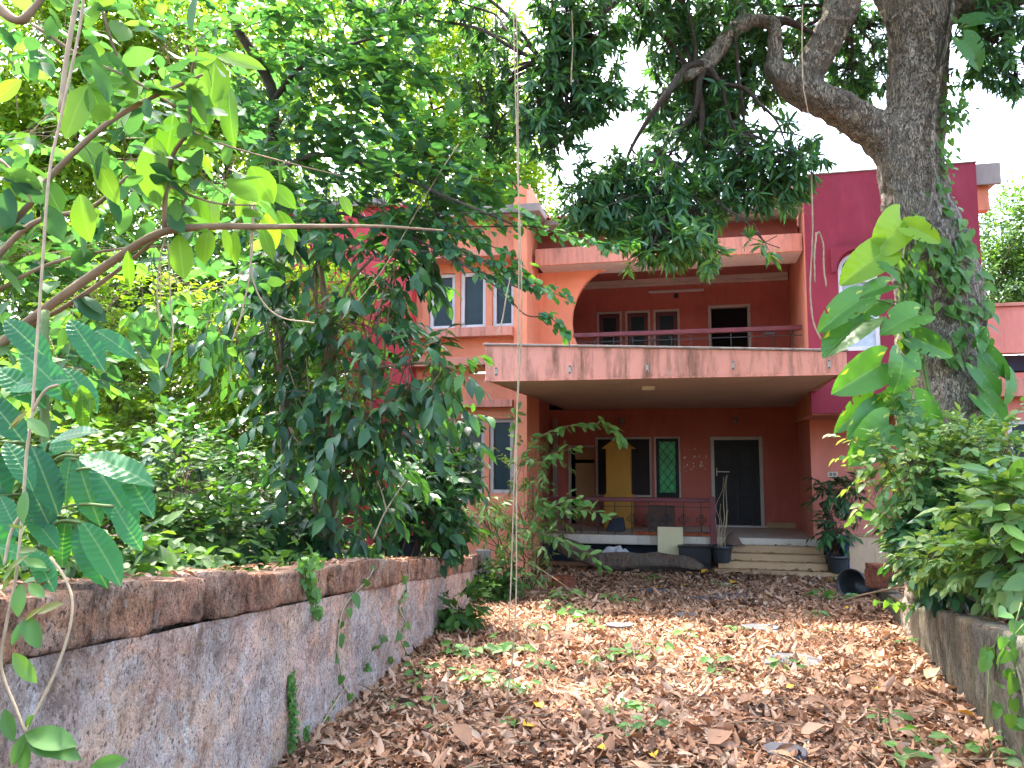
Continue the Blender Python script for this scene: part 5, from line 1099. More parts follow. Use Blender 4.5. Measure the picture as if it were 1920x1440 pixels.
# its denser inner leaves, farther back
O, Dn = blob_points([B(80, 250, 3.6, 160, 120, .5), B(250, 300, 3.8, 140, 110, .5), B(60, 480, 3.4, 120, 90, .4), B(200, 560, 3.8, 140, 90, .4), B(420, 330, 4.0, 110, 80, .4), B(60, 60, 3.6, 140, 80, .5), B(330, 100, 3.9, 110, 80, .4), B(90, 680, 3.6, 110, 90, .4), B(330, 520, 4.4, 110, 70, .4)], 15, rng, .1)
T = unit(Dn+rng.normal(0, .5, O.shape)); L = rng.uniform(.2, .4, len(O)); P, D, N, S = twig_leaves(O, T, L, 7, .10, 60, .2, False, .1, .3, rng)
leaf_mesh('inner_foliage', hex_leaf(.33, .1, .2), P, D, N, S, LEAF['round'], fs_); twig_wood('twigs', O-T*.2, T, L+.2, .0025, M['stem'], fs_)

# ------------------------------------------------------------ sapling with big ribbed leaves
rs = empty('ribbed_sapling', (at(60, 1000, 2.5)[0], 2.5, bed_z(2.5)), 'sapling with large corrugated dark green leaves leaning over the wall', 'sapling'); g = MB()
ribbed = [((60,850),(100,832)), ((95,830),(150,795)), ((60,838),(100,928)), ((10,830),(55,885)), ((-30,830),(10,910)), ((145,862),(172,955)), ((150,855),(255,872)), ((175,868),(240,962)), ((135,850),(118,915)), ((230,880),(275,940)), ((55,905),(85,975)), ((0,930),(20,975)), ((-40,880),(-5,1020)), ((125,970),(110,1035)), ((145,980),(180,1075)), ((155,980),(215,1060)), ((50,960),(95,1005)), ((0,850),(-60,900)), ((60,1030),(90,1080)), ((215,950),(248,1005)), ((90,1070),(50,1040)), ((-10,690),(60,730)), ((40,660),(110,720)), ((120,690),(170,740)), ((10,600),(70,650)), ((-30,740),(30,800)), ((130,600),(180,660)), ((180,620),(230,650)), ((20,730),(90,700))]
r_ = np.random.default_rng(14); Pn, Dd, Nn, Ss = [], [], [], []
for a, b in ribbed:
    Y = 2.45+r_.normal(0, .08); A_, B_ = at(*a, Y), at(*b, Y-.05); Pn.append(A_); Dd.append(B_-A_); Ss.append(max(.13, np.linalg.norm(B_-A_))*1.2); Nn.append(np.array((r_.normal(.1, .25), -.8, .75+r_.normal(0, .2))))
    if len(Pn) < 22: g.tube(spline([np.array((rs.location.x, 2.55, A_[2]-.04)), (np.array((rs.location.x, 2.55, A_[2]))+A_)/2, A_], 4), .005, 5)
leaf_objs(share_mesh('leaf', RIBBED, LEAF['ribbed_o']), np.array(Pn), np.array(Dd), np.array(Nn), np.array(Ss), rs)
yr = [((120,725),(130,760),.8), ((150,728),(138,775),.8), ((155,740),(150,802),.8), ((150,722),(172,765),.8), ((170,775),(165,740),.6)]
leaf_objs(share_mesh('leaf', RIBBED, LEAF['young_o']), np.array([at(*a, 2.4) for a, b, w in yr]), np.array([at(*b, 2.4)-at(*a, 2.4) for a, b, w in yr]), np.array([(.1, -1, .3)]*5), np.array([np.linalg.norm(at(*b, 2.4)-at(*a, 2.4))*1.1 for a, b, w in yr]), rs)
g.tube(spline([(rs.location.x, 2.5, bed_z(2.5)-.05), (rs.location.x+.03, 2.52, bed_z(2.5)+.3), (rs.location.x-.02, 2.55, bed_z(2.5)+.75), (rs.location.x-.06, 2.6, bed_z(2.5)+1.0)], 6), .014, 8, True, .2)
g.build('stem', M['greenstem'], rs, True)
# twining vine with bronze tips hanging in front
tv = empty('twining_vine', (at(40, 1100, 2.0)[0], 2.0, wall_top(2.0)), 'twining vine with tan stem and bronze young leaves looping over the wall', 'vine'); g = MB()
VN = [[(160, -40, 2.1), (148, 60, 2.1), (112, 230, 2.08), (92, 330, 2.06), (78, 520, 2.04), (66, 690, 2.02), (60, 780, 2.0), (50, 850, 2.0), (42, 960, 1.98), (30, 1080, 1.96), (12, 1170, 1.95), (2, 1250, 1.95), (30, 1330, 1.94), (48, 1372, 1.93)],
      [(95, 1045, 2.05), (122, 1085, 2.02), (136, 1130, 2.0), (128, 1190, 1.98), (100, 1270, 1.96), (60, 1350, 1.94), (48, 1372, 1.93)], [(62, 770, 2.0), (75, 745, 2.0), (90, 728, 2.0), (110, 722, 2.0)], [(42, 960, 1.98), (20, 1000, 1.98), (8, 1060, 1.96)]]
for l in VN: g.tube(spline([at(*a) for a in l], 7), .0038, 6, True, .2)
g.build('stem', M['vine'], tv, True)
green = [((52,785),(85,812),.8), ((48,920),(38,975),.8), ((45,780),(15,800),.6), ((40,1095),(30,1150),1.0), ((55,1095),(78,1115),.9), ((45,1090),(60,1085),.8), ((50,1160),(20,1205),.8), ((50,1155),(68,1210),1.0), ((25,1225),(60,1275),.8), ((8,1330),(20,1385),.9), ((48,1375),(20,1430),.9), ((48,1375),(130,1390),.9), ((50,1378),(100,1412),.9), ((48,1372),(55,1345),.9), ((55,1380),(140,1415),.7), ((50,1385),(40,1450),.9), ((170,1440),(225,1425),.8), ((30,1060),(5,1085),.8), ((45,1050),(80,1058),.7)]
bron = [((52,1040),(20,1062),.7), ((50,1045),(62,1030),.6), ((70,1150),(108,1130),.6), ((45,1165),(70,1140),.5), ((45,990),(18,985),.5), ((48,985),(40,1000),.5), ((52,770),(20,800),.5), ((35,1035),(62,1028),.5), ((30,1050),(5,1100),.6)]
for lst, mt in ((green, 'vine_o'), (bron, 'bronze_o')):
    P = np.array([at(*a, 1.95) for a, b, w in lst]); D = np.array([at(*b, 1.92)-at(*a, 1.95) for a, b, w in lst]); S = np.linalg.norm(D, axis=1)*1.08
    leaf_objs(share_mesh('leaf', BIGOVAL, LEAF[mt]), P, D, np.array((0, -1, .6))+r_.normal(0, .3, P.shape), S, tv, [w*1.05 for a, b, w in lst])
# tall grass-like cane stem in the corner
tag(MB().tube(spline([at(150, -30, 2.3), at(128, 90, 2.3), at(112, 210, 2.3)], 5), .0075, 7).build('dry_cane', M['vine'], None, True), 'thick pale dry cane hanging from the lime leaved shrub', 'cane')
# ------------------------------------------------------------ right bed: shrubs round the trunk
rng = np.random.default_rng(55)
def rz_(y): return rwall_top(y)-.05
RB = 'leafy shrubs in the raised bed'
shrub('bed_shrub', 'light green pointed leaf shrub round the big trunk', 1740, 6.9, 1080, [B(1790, 850, 6.8, 50, 25, .4), B(1790, 870, 6.8, 80, 35, .4), B(1850, 840, 6.9, 50, 35, .4), B(1715, 870, 6.7, 60, 45, .4), B(1790, 920, 6.7, 90, 50, .4), B(1750, 970, 6.8, 60, 50, .4), B(1860, 860, 6.6, 60, 60, .4), B(1870, 960, 6.6, 60, 50, .4, .7), B(1655, 850, 6.9, 25, 18, .2, .22), B(1640, 930, 6.9, 22, 25, .2, .22), B(1690, 800, 7.0, 30, 15, .2, .2)], LEAF['pale'], .105, 40, OVAL, RB, 9, z0=rz_(6.9), nobj=150, omat=LEAF['vine_o'], L0=.4, droop=.4)
shrub('bed_shrub', 'dark leafy shrub low at the foot of the big trunk', 1760, 6.6, 1100, [B(1745, 1020, 6.6, 55, 45, .3), B(1790, 1050, 6.4, 70, 40, .4), B(1850, 1050, 6.2, 80, 60, .4), B(1760, 1000, 6.6, 60, 40, .3)], LEAF['coffee'], .13, 60, OVAL, RB, 6, z0=rz_(6.6), L0=.3, nobj=60, omat=LEAF['coffee_o'])
shrub('bed_shrub', 'glossy broad leaved shrub at the edge of the raised bed', 1880, 5.0, 1120, [B(1900, 940, 5.0, 60, 40, .25), B(1860, 960, 5.1, 50, 40, .25, .8), B(1910, 1020, 4.9, 50, 40, .25), B(1895, 1040, 5.0, 45, 30, .25), B(1960, 980, 4.9, 60, 60, .3)], LEAF['pale'], .16, 14, OVAL, RB, 5, z0=rz_(5), L0=.25, nobj=90, omat=LEAF['vine_o'], droop=.15, spread=60)
shrub('bed_shrub', 'trailing light green shrub spilling towards the retaining wall', 1780, 5.6, 1110, [B(1770, 1050, 5.9, 50, 20, .25), B(1850, 1065, 5.5, 60, 22, .25), B(1740, 1045, 6.5, 30, 18, .2), B(1905, 1085, 5.1, 45, 18, .2), B(1820, 1040, 5.6, 60, 24, .25)], LEAF['pale'], .10, 26, OVAL, RB, 6, z0=rz_(5.6), L0=.22, nobj=60, omat=LEAF['vine_o'])
# creepers hanging over the retaining wall
def creeper(name, label, paths, mat, size, parent_xyz, tpl=HEART, per=1, group=None, jit=.02, nrm=(0, -1, .5), stem='greenstem', sr=.0035, down=.5, n=7, skip=0):
    t = empty(name, parent_xyz, label, 'creeper', group); g = MB(); P, D = [], []
    for l in paths:
        q = spline([at(*a) for a in l], n); g.tube(q, sr, 5, True)
        for i in range(1, len(q)):
            if skip and i % skip: continue
            for _ in range(per):
                d = unit(q[i]-q[i-1]); P.append(q[i]+rng.normal(0, jit, 3)); D.append(d*.3+rng.normal(0, .5, 3)-UP*down)
    g.build('stem', M[stem], t, True); P, D = np.array(P), np.array(D)
    leaf_objs(share_mesh('leaf', tpl, LEAF[mat]), P, D, np.array(nrm)+rng.normal(0, .3, P.shape), size*rng.uniform(.7, 1.25, len(P)), t); return t
creeper('wall_creeper', 'row of small round leaves trailing along the top of the retaining wall', [[(1645, 1128, 8.4), (1690, 1135, 7.9), (1735, 1130, 7.2), (1790, 1125, 6.4)]], 'pale_o' if 'pale_o' in LEAF else 'vine_o', .10, tuple(at(1700, 1135, 7.6)), per=1, jit=.03, n=6)
creeper('wall_creeper', 'pointed leaf creeper hanging down the near retaining wall', [[(1915, 1130, 4.0), (1895, 1210, 3.95), (1905, 1270, 3.9), (1890, 1330, 3.9), (1925, 1370, 3.8)], [(1920, 1170, 3.9), (1880, 1220, 3.95), (1870, 1260, 3.95)], [(1920, 1290, 3.85), (1935, 1400, 3.8)]], 'vine_o', .085, tuple(at(1900, 1150, 4.0)), per=1, jit=.03, n=4)
creeper('wall_creeper', 'lone lobed leaf on a thin stalk against the retaining wall', [[(1885, 1190, 4.3), (1860, 1215, 4.35), (1838, 1222, 4.4)]], 'vine_o', .10, tuple(at(1860, 1200, 4.35)), n=2, jit=.004, per=1)
q = spline([at(1872, 1190, 4.2), at(1856, 1250, 4.3), at(1852, 1340, 4.2), at(1860, 1420, 4.15)], 6); tag(MB().tube(q, .0035, 5).build('hanging_vine', M['greenstem'], None, True), 'thin green vine hanging in front of the retaining wall', 'vine')
q = spline([at(1570, 1130, 9.5), at(1620, 1115, 9.2), at(1680, 1103, 8.8), at(1740, 1100, 8.2)], 6); tag(MB().tube(q, .012, 6, True, .2).build('fallen_stick', M['stem'], None, True), 'long curved dry stick bridging the drive and the retaining wall', 'stick')
# creepers on the laterite wall
W = lambda px, py, k=0.: None
def wl(px, py):                              # point on the laterite wall's face
    a = at(px, py, 1.); a[2] -= EYE
    den = a[0]-a[1]*(WB[0]-WA[0])/(WB[1]-WA[1]); Y = (WA[0]-WA[1]*(WB[0]-WA[0])/(WB[1]-WA[1]))/den
    return (px, py, Y*a[1]-.03)
creeper('wall_creeper', 'round leaved creeper with a tan stem crossing the laterite wall', [[wl(708, 1050), wl(690, 1085), wl(650, 1130), wl(637, 1170), wl(634, 1230), wl(645, 1290)], [wl(645, 1290), wl(662, 1310), wl(688, 1340)], [wl(645, 1292), wl(615, 1340), wl(575, 1405)]], 'vine_o', .085, tuple(at(*wl(640, 1250))), stem='vine', sr=.005, jit=.012, nrm=(.7, -1, .4), skip=4)
creeper('wall_creeper', 'chain of round leaves climbing down the laterite wall near the weeds', [[wl(752, 1070), wl(762, 1105), wl(748, 1140), wl(760, 1170), wl(750, 1195), wl(765, 1235), wl(752, 1265)]], 'vine_o', .085, tuple(at(*wl(755, 1170))), jit=.015, nrm=(.7, -1, .4), skip=3)
creeper('wall_creeper', 'tiny leaved sprig hanging over the coping stones', [[wl(572, 1050), wl(575, 1090), wl(590, 1120), wl(592, 1148)], [wl(566, 1050), wl(580, 1060), wl(592, 1052)]], 'vine_o', .045, tuple(at(*wl(575, 1060))), per=3, jit=.02, nrm=(.7, -1, .4))
creeper('wall_creeper', 'narrow strip of clinging fig leaves low on the laterite wall', [[wl(548, 1262), wl(546, 1300), wl(549, 1345), wl(548, 1405)]], 'vine_o', .022, tuple(at(*wl(548, 1400))), per=7, jit=.010, nrm=(.9, -1, .2), n=12)
creeper('wall_creeper', 'short strip of clinging fig leaves at the foot of the wall', [[wl(574, 1360), wl(575, 1395)]], 'vine_o', .02, tuple(at(*wl(574, 1395))), per=6, jit=.008, nrm=(.9, -1, .2), n=8)
creeper('wall_creeper', 'small bright sprigs sprouting from the pale patch of wall', [[wl(712, 1195), wl(726, 1195)], [wl(708, 1212), wl(700, 1216)], [wl(728, 1238), wl(735, 1240)], [wl(684, 1246), wl(690, 1248)]], 'vine_o', .045, tuple(at(*wl(715, 1215))), per=2, jit=.012, nrm=(.7, -1, .4), n=3)
def weed(name, label, foot, Y, pts, mat, tpl, size, per, cat='weed', group=None, z0=None, **k):
    return shrub(name, label, foot[0], Y, foot[1], pts, mat, size, per, tpl, group, z0=gz(Y) if z0 is None else z0, cat=cat, **k)
weed('broad_weed', 'bushy light green weed growing against the foot of the laterite wall', (862, 1215), 8.3, [B(855, 1130, 8.3, 32, 40, .2), B(860, 1170, 8.3, 36, 40, .2), B(845, 1190, 8.2, 28, 28, .2)], LEAF['mid'], LANCE, .20, 16, nl=7, L0=.2, sr=.006, droop=.25, nobj=40, omat=LEAF['vine_o'])
weed('ferny_weed', 'green creeping weeds at the far end of the laterite wall', (920, 1150), 10.8, [B(915, 1120, 10.8, 32, 40, .25), B(935, 1080, 11.0, 32, 36, .25), B(900, 1150, 10.5, 24, 24, .2)], LEAF['mid'], OVAL, .10, 60, nl=7, L0=.2, sr=.006)
# pale shrub past the wall's end, arching in front of the porch
ps = shrub('pale_shrub', 'pale green shrub with arching stems before the porch corner', 985, 12.2, 1110, [B(985, 890, 12.2, 45, 60, .4), B(960, 960, 12.0, 60, 50, .4), B(1010, 850, 12.2, 40, 30, .3, .6), B(990, 1020, 11.8, 60, 50, .4), B(900, 970, 11.5, 60, 40, .4), B(880, 930, 11.5, 50, 40, .4, .6), B(1040, 960, 12.0, 50, 40, .3, .5), B(970, 1080, 11.6, 50, 40, .3), B(1020, 1010, 11.8, 35, 30, .3, .5)], LEAF['pale'], .15, 21, LANCE, None, 9, z0=gz(12.2), L0=.35, droop=.3, sr=.012, spread=50)
PP, DD = [], []; g = MB()
for l in ([(960, 900, 12.1), (1000, 830, 12.0), (1060, 800, 11.9), (1120, 795, 11.8), (1155, 805, 11.8), (1162, 825, 11.8)], [(970, 1000, 12), (1030, 955, 11.8), (1090, 955, 11.7), (1140, 965, 11.6)], [(960, 870, 12.1), (965, 800, 12.1), (970, 770, 12.1)], [(980, 1000, 12), (1020, 960, 11.8), (1060, 940, 11.7), (1095, 940, 11.7)], [(960, 1000, 12), (1020, 1000, 11.8), (1090, 1030, 11.6), (1130, 1060, 11.5)], [(1000, 880, 12), (1040, 850, 11.9), (1080, 840, 11.9)], [(920, 1030, 11.6), (1000, 1060, 11), (1090, 1120, 10.3), (1110, 1135, 10.1)]):
    q = spline([at(*a) for a in l], 6); g.tube(q, [.010*(1-.7*i/(len(q)-1)) for i in range(len(q))], 5)
    for i in range(2, len(q)):
        for _ in range(2 if l[0][1] != 1030 else 0): d = unit(q[i]-q[i-1]); PP.append(q[i]); DD.append(d*.7+rng.normal(0, .6, 3)-UP*.35)
g.build('arching_stems', M['stem'], ps, True); PP, DD = np.array(PP), np.array(DD)
LEAF['pale_o'] = leaf_mat('pale_spray_leaf', [(.09,.22,.05), (.14,.30,.07), (.22,.38,.10)], .38, .45, .4, (1.4, 1.4, .5), True)
leaf_objs(share_mesh('leaf', BIGOVAL, LEAF['pale_o']), PP, DD, UP*.7+np.array((0, -.6, 0))+rng.normal(0, .3, PP.shape), rng.uniform(.13, .2, len(PP)), ps, np.full(len(PP), .9))
# plants in the pots by the steps
shrub('potted_plant', 'bushy narrow leaved plant growing in the right hand pot', 1567, 13.9, 1040, [B(1570, 920, 13.9, 36, 24, .3, .8), B(1564, 990, 13.9, 18, 34, .2), B(1600, 930, 13.8, 28, 30, .3, .6)], LEAF['coffee'], .19, 26, LANCE, None, 6, z0=p2.z+.3, L0=.25, droop=.5, sr=.012, cat='plant')
g = MB()
for k in range(7): rnd_pts_branch(g, (p1.x+rng.normal(0, .05), p1.y+rng.normal(0, .05), p1.z+.25), (p1.x+rng.normal(.05, .1), p1.y+rng.normal(0, .1), p1.z+rng.uniform(.7, 1.7)), .008, .004, rng, 0, 5)
tag(g.build('dry_stalks', M['vine'], None, True), 'bare dry stalks sticking up from the left hand pot', 'plant')
# ------------------------------------------------------------ ground cover in both beds
rg = np.random.default_rng(77); O = []
for _ in range(1500):
    y = rg.uniform(1.2, 11.5); x = wall_x(y)-.35-8.5*rg.random()**1.3; O.append((x, y, wall_top(y)-.12))
for _ in range(600):
    y = rg.uniform(2, 12); x = rwall_x(y)+.45+5.5*rg.random(); O.append((x, y, rwall_top(y)-.08))
O = np.array(O); T = unit(rg.normal(0, .5, O.shape)+UP); L = rg.uniform(.1, .4, len(O))
P, D, N, S = twig_leaves(O, T, L, 7, .10, 65, .2, True, .2, .3, rg); P[:, 2] += .02
tag(leaf_mesh('ground_cover', OVAL, P, D, N, S, LEAF['mid'], None), 'low green ground cover spreading over the garden beds', 'ground cover', None, 'stuff')
# ------------------------------------------------------------ seedlings and creepers on the drive
SEED = [(1190, 1245, .13, 9), (1140, 1250, .12, 7), (1240, 1230, .12, 7), (1280, 1205, .12, 5), (1110, 1265, .10, 5), (1160, 1350, .09, 6), (1200, 1345, .08, 6), (1185, 1385, .08, 6), (1145, 1405, .08, 4), (1215, 1385, .09, 5), (1655, 1365, .09, 5), (1735, 1405, .09, 6), (1330, 1255, .11, 10), (1345, 1275, .09, 6), (1475, 1260, .10, 6), (1700, 1220, .10, 3), (1105, 1185, .16, 8), (1060, 1130, .18, 8), (1040, 1150, .14, 7), (1145, 1130, .12, 5), (1170, 1135, .12, 5), (985, 1310, .09, 6), (940, 1300, .09, 7), (900, 1290, .10, 8), (870, 1275, .09, 7), (960, 1235, .13, 9), (930, 1225, .13, 9), (890, 1240, .12, 9), (790, 1275, .10, 6), (815, 1340, .08, 5), (740, 1340, .09, 5), (960, 1375, .07, 4), (825, 1385, .06, 3), (1535, 1165, .10, 5), (1385, 1190, .09, 5), (1215, 1092, .14, 6), (1350, 1105, .12, 5), (1535, 1125, .16, 6), (1580, 1130, .16, 6), (1575, 1095, .14, 4), (1555, 1190, .09, 4), (1690, 1440, .10, 5), (1800, 1425, .10, 6), (850, 1235, .12, 8), (1010, 1265, .1, 5), (1065, 1165, .14, 7), (1090, 1160, .12, 6), (1010, 1190, .1, 5), (1125, 1310, .07, 4), (780, 1300, .09, 5), (1860, 1440, .1, 6), (1905, 1420, .1, 7)]
def spot(q):                                 # where on the drive a small thing lies
    x, y = q[0], q[1]
    if y > 11.5: return 'near the porch'
    if x-wall_x(y) < .75: return 'by the foot of the laterite wall'
    if rwall_x(y)-x < .75: return 'by the foot of the retaining wall'
    if y > 9: return 'halfway up the drive'
    return 'on the open drive'
def seed_label(q, k, n): return '%s green seedling with %s leaves %s' % ('bushy' if n > 7 else ('small' if n > 4 else 'tiny'), 'heart shaped' if k % 2 else 'oval', spot(q))
sm = [share_mesh('leaf', BIGOVAL, LEAF['vine_o']), share_mesh('leaf', HEART, LEAF['vine_o'])]
for k, (x, y, s, n) in enumerate(SEED):
    q = on_ground(x, y); t = empty('seedling', tuple(q), seed_label(q, k, n), 'seedling', 'seedlings on the drive'); t.rotation_euler = (0, 0, 0)
    g = MB(); P, D = [], []; hgt = s*.75
    for j in range(n):
        a = 2*math.pi*j/n+rng.uniform(0, 1); r = s*rng.uniform(.25, 1.0); p = q+np.array((math.cos(a)*r, math.sin(a)*r*.8, hgt*rng.uniform(.4, 1.1)+.03)); P.append(p); D.append((math.cos(a), math.sin(a), rng.uniform(-.3, .2)))
        g.tube([q-np.array((0, 0, .02)), q+(p-q)*.5+UP*.02, p], .003, 4, False)
    g.build('stem', M['greenstem'], t); leaf_objs(sm[k % 2], np.array(P), np.array(D), UP+rng.normal(0, .3, (n, 3))+np.array((0, -.35, 0)), s*rng.uniform(.6, 1.0, n), t, np.full(n, 1.25 if k % 2 == 0 else .9))
# grass tufts and twigs among the litter
g = MB()
for _ in range(230):
    y = 3.6+9.5*rng.random()**1.5; x = rng.uniform(wall_x(y)+.1, rwall_x(y)-.1); a = rng.uniform(0, math.pi); l = rng.uniform(.08, .35); z = gz(y)+.05
    d = np.array((math.cos(a)*l, math.sin(a)*l, rng.normal(0, .03))); c = np.array((x, y, z)); g.tube(spline([c-d, c+rng.normal(0, .02, 3), c+d], 3), rng.uniform(.002, .005), 4)
tag(g.build('fallen_twigs', M['stem'], None), 'scattered thin dry twigs on the leaf litter', 'twigs', None, 'stuff')
# ------------------------------------------------------------ leaf litter
DEAD = [leaf_shape([(0, .02), (.15, .10), (.4, .17), (.65, .15), (.88, .07), (1, .01)], .22, .55, wave=.03), leaf_shape([(0, .02), (.15, .12), (.4, .19), (.65, .17), (.88, .08), (1, .01)], -.28, -.35, wave=.04), leaf_shape([(0, .02), (.2, .20), (.45, .30), (.7, .24), (.9, .10), (1, .01)], .12, .35, wave=.06)]
FARDEAD = [hex_leaf(.17, .25, .5), hex_leaf(.18, -.3, -.4), hex_leaf(.28, .15, .35)]
def litter(n, y0, y1, size, lift, tpl, tilt=.3, name='leaf_litter'):
    y = y0+(y1-y0)*rng.random(n); lo = np.array([wall_x(v)+.0 if v < 11.4 else -2.5 for v in y]); hi = np.array([rwall_x(v)-.02 if v < 13 else 7. for v in y]); x = lo+(hi-lo)*rng.random(n)
    z = np.array([zground(a, b) for a, b in zip(x, y)])+lift*rng.random(n)**1.5+.004
    P = np.stack([x, y, z], 1); a = rng.random(n)*2*math.pi; D = np.stack([np.cos(a), np.sin(a), rng.normal(0, tilt, n)], 1); N = UP*np.where(rng.random(n) < .5, 1, -1)[:, None]+rng.normal(0, tilt*1.5, (n, 3))
    return P, D, N, size*np.clip(rng.lognormal(-.12, .36, n), .35, 1.7)
mo = []
for i, tp in enumerate(DEAD):
    k = (1., .8, .35)[i]
    for (n, a, b, s, lf) in ((14000, 3.2, 5.6, .075, .055), (22000, 5.6, 9, .078, .05), (22000, 9, 15.6, .09, .045)):
        P, D, N, S = litter(int(n*k), a, b, s*(1 if i < 2 else .85), lf, tp)
        if a > 5: tp = FARDEAD[i]
        drift = np.array([noise.noise(Vector((p[0]*1.1, p[1]*.9, 3.)))+.6*noise.noise(Vector((p[0]*3.1, p[1]*2.7, 8.))) for p in P])
        o = leaf_mesh('leaf_litter', tp, P, D, N, S, LEAF['litter'], None, rnd=np.clip(.42+.36*drift+rng.normal(0, .24, len(P)), 0, 1)); mo.append(o)
        tag(o, 'thick brown carpet of dead curled leaves covering the drive', 'leaf litter', 'leaf litter on the drive', 'stuff')
P, D, N, S = litter(26000, 3.2, 15.4, .032, .06, SMALL, .5)     # broken bits
tag(leaf_mesh('leaf_litter', tri_leaf(.3, .5, .2, .3), P, D, N, S, LEAF['litter'], None), 'thick brown carpet of dead curled leaves covering the drive', 'leaf litter', 'leaf litter on the drive', 'stuff')
P = []                                        # leaves blown onto the steps
for k in range(4):
    for _ in range((10, 14, 20, 36)[k]): P.append(np.array(uvw(rng.uniform(.55, 2.3), 15.51-.2*k-rng.uniform(.02, .17), -1.665-.125*k+.022)))
for _ in range(14): P.append(np.array(uvw(rng.uniform(-2.6, 2.2), rng.uniform(15.56, 16.6), -1.53)))
P = np.array(P); D = rng.normal(0, 1, P.shape)*np.array((1, 1, .15)); tag(leaf_mesh('step_litter', DEAD[0], P, D, UP+rng.normal(0, .3, P.shape), rng.uniform(.06, .12, len(P)), LEAF['litter'], None), 'dead leaves blown onto the porch steps', 'leaf litter', None, 'stuff')
# litter on wall tops and beds
n = 420; y = 1.5+10*rng.random(n); x = np.array([wall_x(v)-rng.uniform(.02, .25) for v in y]); z = np.array([wall_top(v) for v in y])+.012
P = np.stack([x, y, z], 1); a = rng.random(n)*6.28
n2 = 1100; y = 3+9.5*rng.random(n2); x = np.array([rwall_x(v)+rng.uniform(.04, .9) for v in y]); z = np.array([rwall_top(v) for v in y])-.01
P = np.concatenate([P, np.stack([x, y, z], 1)]); a = rng.random(len(P))*6.28; D = np.stack([np.cos(a), np.sin(a), rng.normal(0, .2, len(P))], 1)
tag(leaf_mesh('wall_litter', DEAD[0], P, D, UP+rng.normal(0, .4, P.shape), np.concatenate([rng.uniform(.025, .06, n), rng.uniform(.05, .1, n2)]), LEAF['litter'], None), 'dead leaves and needles caught on the wall tops', 'leaf litter', None, 'stuff')
# single leaves that stand out
ym = share_mesh('fallen_leaf', DEAD[2], LEAF['yellow']); 
for x, y, s in ((1010, 1345, .13), (1000, 1380, .12), (1830, 1362, .10), (1225, 1432, .10), (1120, 1420, .07), (1315, 1080, .16), (1382, 1097, .16), (1545, 1093, .17), (1225, 1110, .12), (1475, 1305, .08), (1640, 1310, .08), (1290, 1105, .1), (1435, 1120, .1), (1590, 1150, .1)):
    q = on_ground(x, y); o = link(bpy.data.objects.new('fallen_leaf', ym)); o.location = q+np.array((0, 0, .055)); o.scale = (s, s, s); o.rotation_euler = (rng.normal(.25, .2), rng.normal(0, .2), rng.uniform(0, 6.28)); tag(o, ('large' if s > .11 else 'small')+' yellow leaf lying on the litter '+spot(q), 'leaf', 'yellow leaves on the litter')
bm2 = leaf_mat('big_dead_leaf', [(.20,.11,.07), (.30,.17,.10), (.36,.24,.17)], .1, .75, .2, (1.2, 1., .8), True); bmh = share_mesh('fallen_leaf', DEAD[2], bm2)
for x, y, s in ((710, 1405, .20), (1460, 1230, .2), (1570, 1225, .24), (1640, 1295, .22), (690, 1360, .17), (1500, 1400, .2), (1280, 1190, .16), (1390, 1340, .2), (1560, 1345, .18), (880, 1420, .18), (1120, 1395, .17), (1740, 1290, .2), (1060, 1215, .18), (1330, 1420, .2)):
    q = on_ground(x, y); o = link(bpy.data.objects.new('fallen_leaf', bmh)); o.location = q+np.array((0, 0, .06)); o.scale = (s, s, s); o.rotation_euler = (rng.normal(.3, .25), rng.normal(0, .25), rng.uniform(0, 6.28)); tag(o, ('very broad' if s >= .2 else 'broad')+' curled brown leaf on the litter '+spot(q), 'leaf', 'broad dead leaves on the litter')
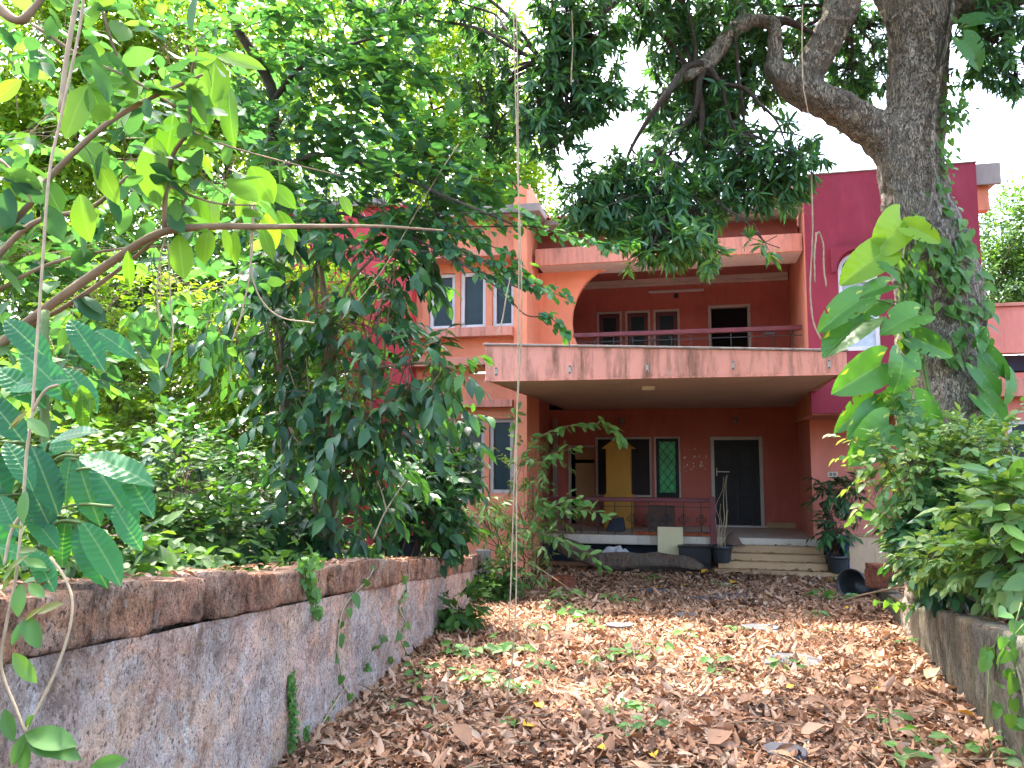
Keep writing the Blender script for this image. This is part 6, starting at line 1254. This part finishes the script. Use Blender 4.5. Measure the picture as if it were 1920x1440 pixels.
# ------------------------------------------------------------ hanging aerial roots and vines
HV = [('pair of thin tan vines hanging straight down past the house pillar', [[(966, -30, 5.2), (962, 100, 5.2), (958, 300, 5.2), (955, 520, 5.2), (950, 760, 5.2), (950, 1000, 5.2), (950, 1210, 5.2), (948, 1330, 5.2)], [(962, -30, 5.22), (960, 200, 5.22), (956, 400, 5.22), (958, 600, 5.22), (953, 800, 5.22), (954, 1190, 5.22)], [(957, 520, 5.2), (945, 590, 5.2), (932, 630, 5.2)]], .0045),
      ('thin pale vine hanging in front of the thick limb', [[(1505, 10, 6.4), (1508, 90, 6.4), (1512, 170, 6.4), (1518, 226, 6.4)]], .005), ('looped pale vine hanging before the crimson tower', [[(1521, 240, 7.0), (1524, 340, 7.0), (1530, 430, 7.0), (1529, 520, 7.0), (1531, 600, 7.0), (1539, 636, 7.0)], [(1530, 440, 7.0), (1536, 435, 7.0), (1543, 460, 7.0), (1545, 500, 7.0), (1549, 537, 7.0)], [(1530, 436, 7.0), (1526, 470, 7.0), (1528, 530, 7.0)]], .0075),
      ('short pale vine hanging under the mango leaves', [[(1072, 20, 6.5), (1074, 80, 6.5), (1071, 160, 6.5)]], .006), ('thin slanting vine stretched between coffee shrub and tree', [[(640, 600, 5.8), (720, 500, 5.8), (800, 360, 5.8), (860, 270, 5.8)]], .004), ('drooping double vine loop below the lime leaved branch', [[(478, 380, 2.95), (480, 470, 2.95), (478, 540, 2.95), (465, 590, 2.95), (435, 640, 2.95)], [(474, 385, 2.95), (475, 480, 2.95), (490, 550, 2.95), (530, 595, 2.95), (590, 606, 2.95)]], .0032),
      ('two bare twigs dangling under the lime leaved branch', [[(310, 445, 2.9), (298, 500, 2.9), (292, 560, 2.9), (300, 602, 2.9)], [(315, 455, 2.9), (322, 540, 2.9), (325, 620, 2.9), (312, 690, 2.9)]], .003), ('arching dry vine low against the coffee trunk', [[(600, 960, 6.2), (640, 860, 6.2), (680, 850, 6.2), (710, 900, 6.2), (725, 960, 6.2)], [(700, 1010, 6.), (720, 960, 6.), (760, 900, 6.)]], .006)]
for lab, ps_, r in HV:
    g = MB()
    for l in ps_:
        q = np.array(spline([at(*a) for a in l], 8)); m__ = len(q); wv = np.cumsum(np.cumsum(rng.normal(0, r*.16, (m__, 3)), 0), 0); wv -= np.linspace(0, 1, m__)[:, None]*wv[-1]
        g.tube([*(q+wv*np.array((1, 1, .2)))], list(r*(.8+.5*rng.random(m__))), 5)
    tag(g.build('hanging_vine', M['vine'], None, True), lab, 'vine')
